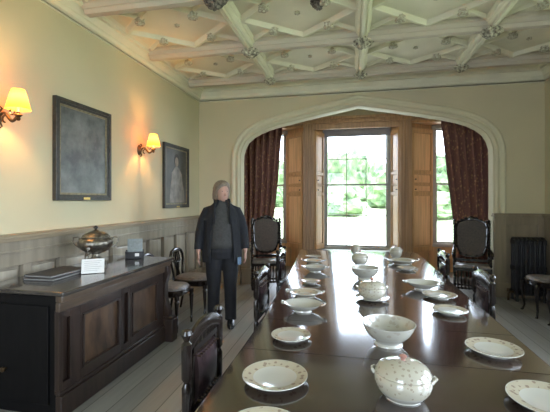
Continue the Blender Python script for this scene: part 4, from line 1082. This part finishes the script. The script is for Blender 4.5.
# hair: bob shell
m = MB(); m.T = R_
rs = []
for z, cy_, rx, ry, open_ in ((1.435, .050, .080, .050, 1), (1.47, .040, .098, .072, 1), (1.51, .030, .102, .090, 1), (1.55, .020, .102, .100, 1), (1.59, .014, .098, .106, .5), (1.625, .010, .088, .106, 0), (1.655, .010, .068, .086, 0), (1.676, .012, .038, .050, 0), (1.682, .012, .01, .012, 0)):
    ring = []
    for j in range(28):
        a = 2*PI*j/28; x = rx*math.cos(a); y = cy_+ry*math.sin(a)
        if open_ and y < -.035: y = -.035-(y+.035)*-.0-.0 if open_ == 1 else max(y, -.070)
        ring.append((x*(1+.03*math.sin(7*a+z*60)), y, z))
    rs.append(ring)
m.rings(rs); hair = m.build('hair', M['hair'], pr, angle=180)
# trousers
m = MB()
m.rings([ellring(0, 0, z, rx, ry) for z, rx, ry in ((.78, .165, .125), (.86, .188, .138), (.94, .186, .134), (1.0, .178, .128))])
for s in (-1, 1): limb(m, [(s*.085, 0, .90), (s*.092, 0, .78), (s*.097, -.005, .62), (s*.094, -.008, .46), (s*.098, .008, .30), (s*.10, .015, .12), (s*.10, .012, .055)], [.098, .102, .090, .074, .070, .066, .068], 18)
tr = m.build('trousers', M['trousers'], pr, angle=180)
rm = tr.modifiers.new('remesh', 'REMESH'); rm.mode = 'VOXEL'; rm.voxel_size = .01; rm.use_smooth_shade = True
# shoes
for s in (-1, 1):
    m = MB(); m.rings([[(s*.10+rx*math.cos(2*PI*j/18), cy_+ry*math.sin(2*PI*j/18), zz) for j in range(18)] for zz, rx, ry, cy_ in ((0, .044, .128, -.055), (.015, .046, .13, -.055), (.035, .044, .125, -.052), (.06, .040, .085, -.02), (.085, .038, .05, .008))]); m.build('shoe', M['shoe'], pr, angle=50)
# knitted top
m = MB(); m.rings([ellring(0, 0, z, rx, ry) for z, rx, ry in ((.90, .186, .142), (.96, .188, .142), (1.06, .174, .130), (1.15, .178, .130), (1.25, .182, .126), (1.31, .160, .110), (1.36, .118, .094), (1.41, .078, .072), (1.445, .064, .063))]); m.build('knitted_top', M['top'], pr, angle=180)
# open jacket: shell leaving the front open, with sleeves
m = MB(); nn = 30
tab = [(.74, .228, .165), (.86, .226, .165), (.98, .214, .160), (1.10, .205, .155), (1.22, .212, .155), (1.30, .200, .135), (1.35, .175, .118), (1.39, .125, .098), (1.425, .088, .084), (1.455, .078, .078)]
inner_g = .012
outs = []; ins = []
for i, (z, rx, ry) in enumerate(tab):
    gap = .62 if z < 1.2 else .50 - (z-1.2)*.3
    ro = []; ri = []
    for j in range(nn+1):
        a = -PI/2+gap+(2*PI-2*gap)*j/nn; w = .005*math.sin(a*9+z*11)
        ro.append(((rx+w)*math.cos(a), (ry+w)*math.sin(a), z)); ri.append(((rx-inner_g)*math.cos(a), (ry-inner_g)*math.sin(a), z))
    outs.append(ro); ins.append(ri)
vs = []; fs = []; K = len(tab)*(nn+1); w = nn+1
for r in outs: vs += r
for r in ins: vs += r
for i in range(len(tab)-1):
    for j in range(nn):
        a = i*w+j; fs += [(a, a+1, a+w+1, a+w), (K+a, K+a+w, K+a+w+1, K+a+1)]
    a = i*w; fs.append((a, a+w, K+a+w, K+a)); a = i*w+nn; fs.append((a, K+a, K+a+w, a+w))
for j in range(nn):
    a = j; fs.append((a, K+a, K+a+1, a+1)); a = (len(tab)-1)*w+j; fs.append((a, a+1, K+a+1, K+a))
m.add(vs, fs)
for s in (-1, 1): limb(m, [(s*.09, 0, 1.345), (s*.165, 0, 1.315), (s*.212, .01, 1.22), (s*.246, .02, 1.10), (s*.262, -.012, .98), (s*.272, -.038, .885)], [.055, .066, .062, .056, .050, .045], 16)
jk = m.build('jacket', M['jacket'], pr, angle=180)
rm = jk.modifiers.new('remesh', 'REMESH'); rm.mode = 'VOXEL'; rm.voxel_size = .007; rm.use_smooth_shade = True
# pale blue lining/scarf end showing at the hem, collar
m = MB(); m.rings([[(.175, -.142, z), (.212, -.112, z), (.218, -.102, z), (.180, -.134, z)] for z in (.715, .80)]); m.build('jacket_lining', M['jeans_blue'], jk, smooth=False)
m = MB(); 
for s in (-1, 1): m.tube([(s*.055, .055, 1.455), (s*.085, .0, 1.445), (s*.085, -.06, 1.40), (s*.085, -.115, 1.30), (s*.090, -.145, 1.18)], [.016, .020, .026, .022, .012], 10, flat=.5)
m.build('collar', M['jacket'], jk)

# ------------------------------------------------------------------ lights and world
w = bpy.data.worlds.new('overcast'); bpy.context.scene.world = w; w.use_nodes = True
bg = w.node_tree.nodes['Background']; bg.inputs[0].default_value = (.72, .84, 1.0, 1); bg.inputs[1].default_value = 9.5
def portal(loc, rot, sx, sy):
    l = bpy.data.lights.new('window_portal', 'AREA'); l.shape = 'RECTANGLE'; l.size = sx; l.size_y = sy; l.cycles.is_portal = True
    o = bpy.data.objects.new('window_portal', l); C.objects.link(o); o.location = loc; o.rotation_euler = rot
portal(((W0+W1)/2, YG+.14, 1.7), (-PI/2, 0, 0), 1.4, 2.4)
portal(((SL[0]+SL[1])/2, YG+.14, 1.7), (-PI/2, 0, 0), .9, 2.4)
portal(((SR[0]+SR[1])/2, YG+.14, 1.7), (-PI/2, 0, 0), .95, 2.4)
for a, b in ADDED_FW: portal(((a+b)/2, YF-.22, (RZ0+RZ1)/2), (PI/2, 0, 0), b-a, RZ1-RZ0)
for a, b in ADDED_RW: portal((XR+.22, (a+b)/2, (RZ0+RZ1)/2), (0, PI/2, 0), RZ1-RZ0, b-a)

# ------------------------------------------------------------------ camera
cam = bpy.data.cameras.new('camera'); co = bpy.data.objects.new('camera', cam); C.objects.link(co)
cam.sensor_width = 36; cam.lens = 36*FPX/550; cam.clip_start = .05; cam.clip_end = 500
cam.shift_y = -6.0/550
co.location = (0, 0, CAMZ); co.rotation_euler = (PI/2, 0, TH12)
bpy.context.scene.camera = co
vs_ = bpy.context.scene.view_settings
vs_.view_transform = 'Standard'; vs_.look = 'None'; vs_.exposure = 0.84; vs_.gamma = 1; vs_.use_curve_mapping = False
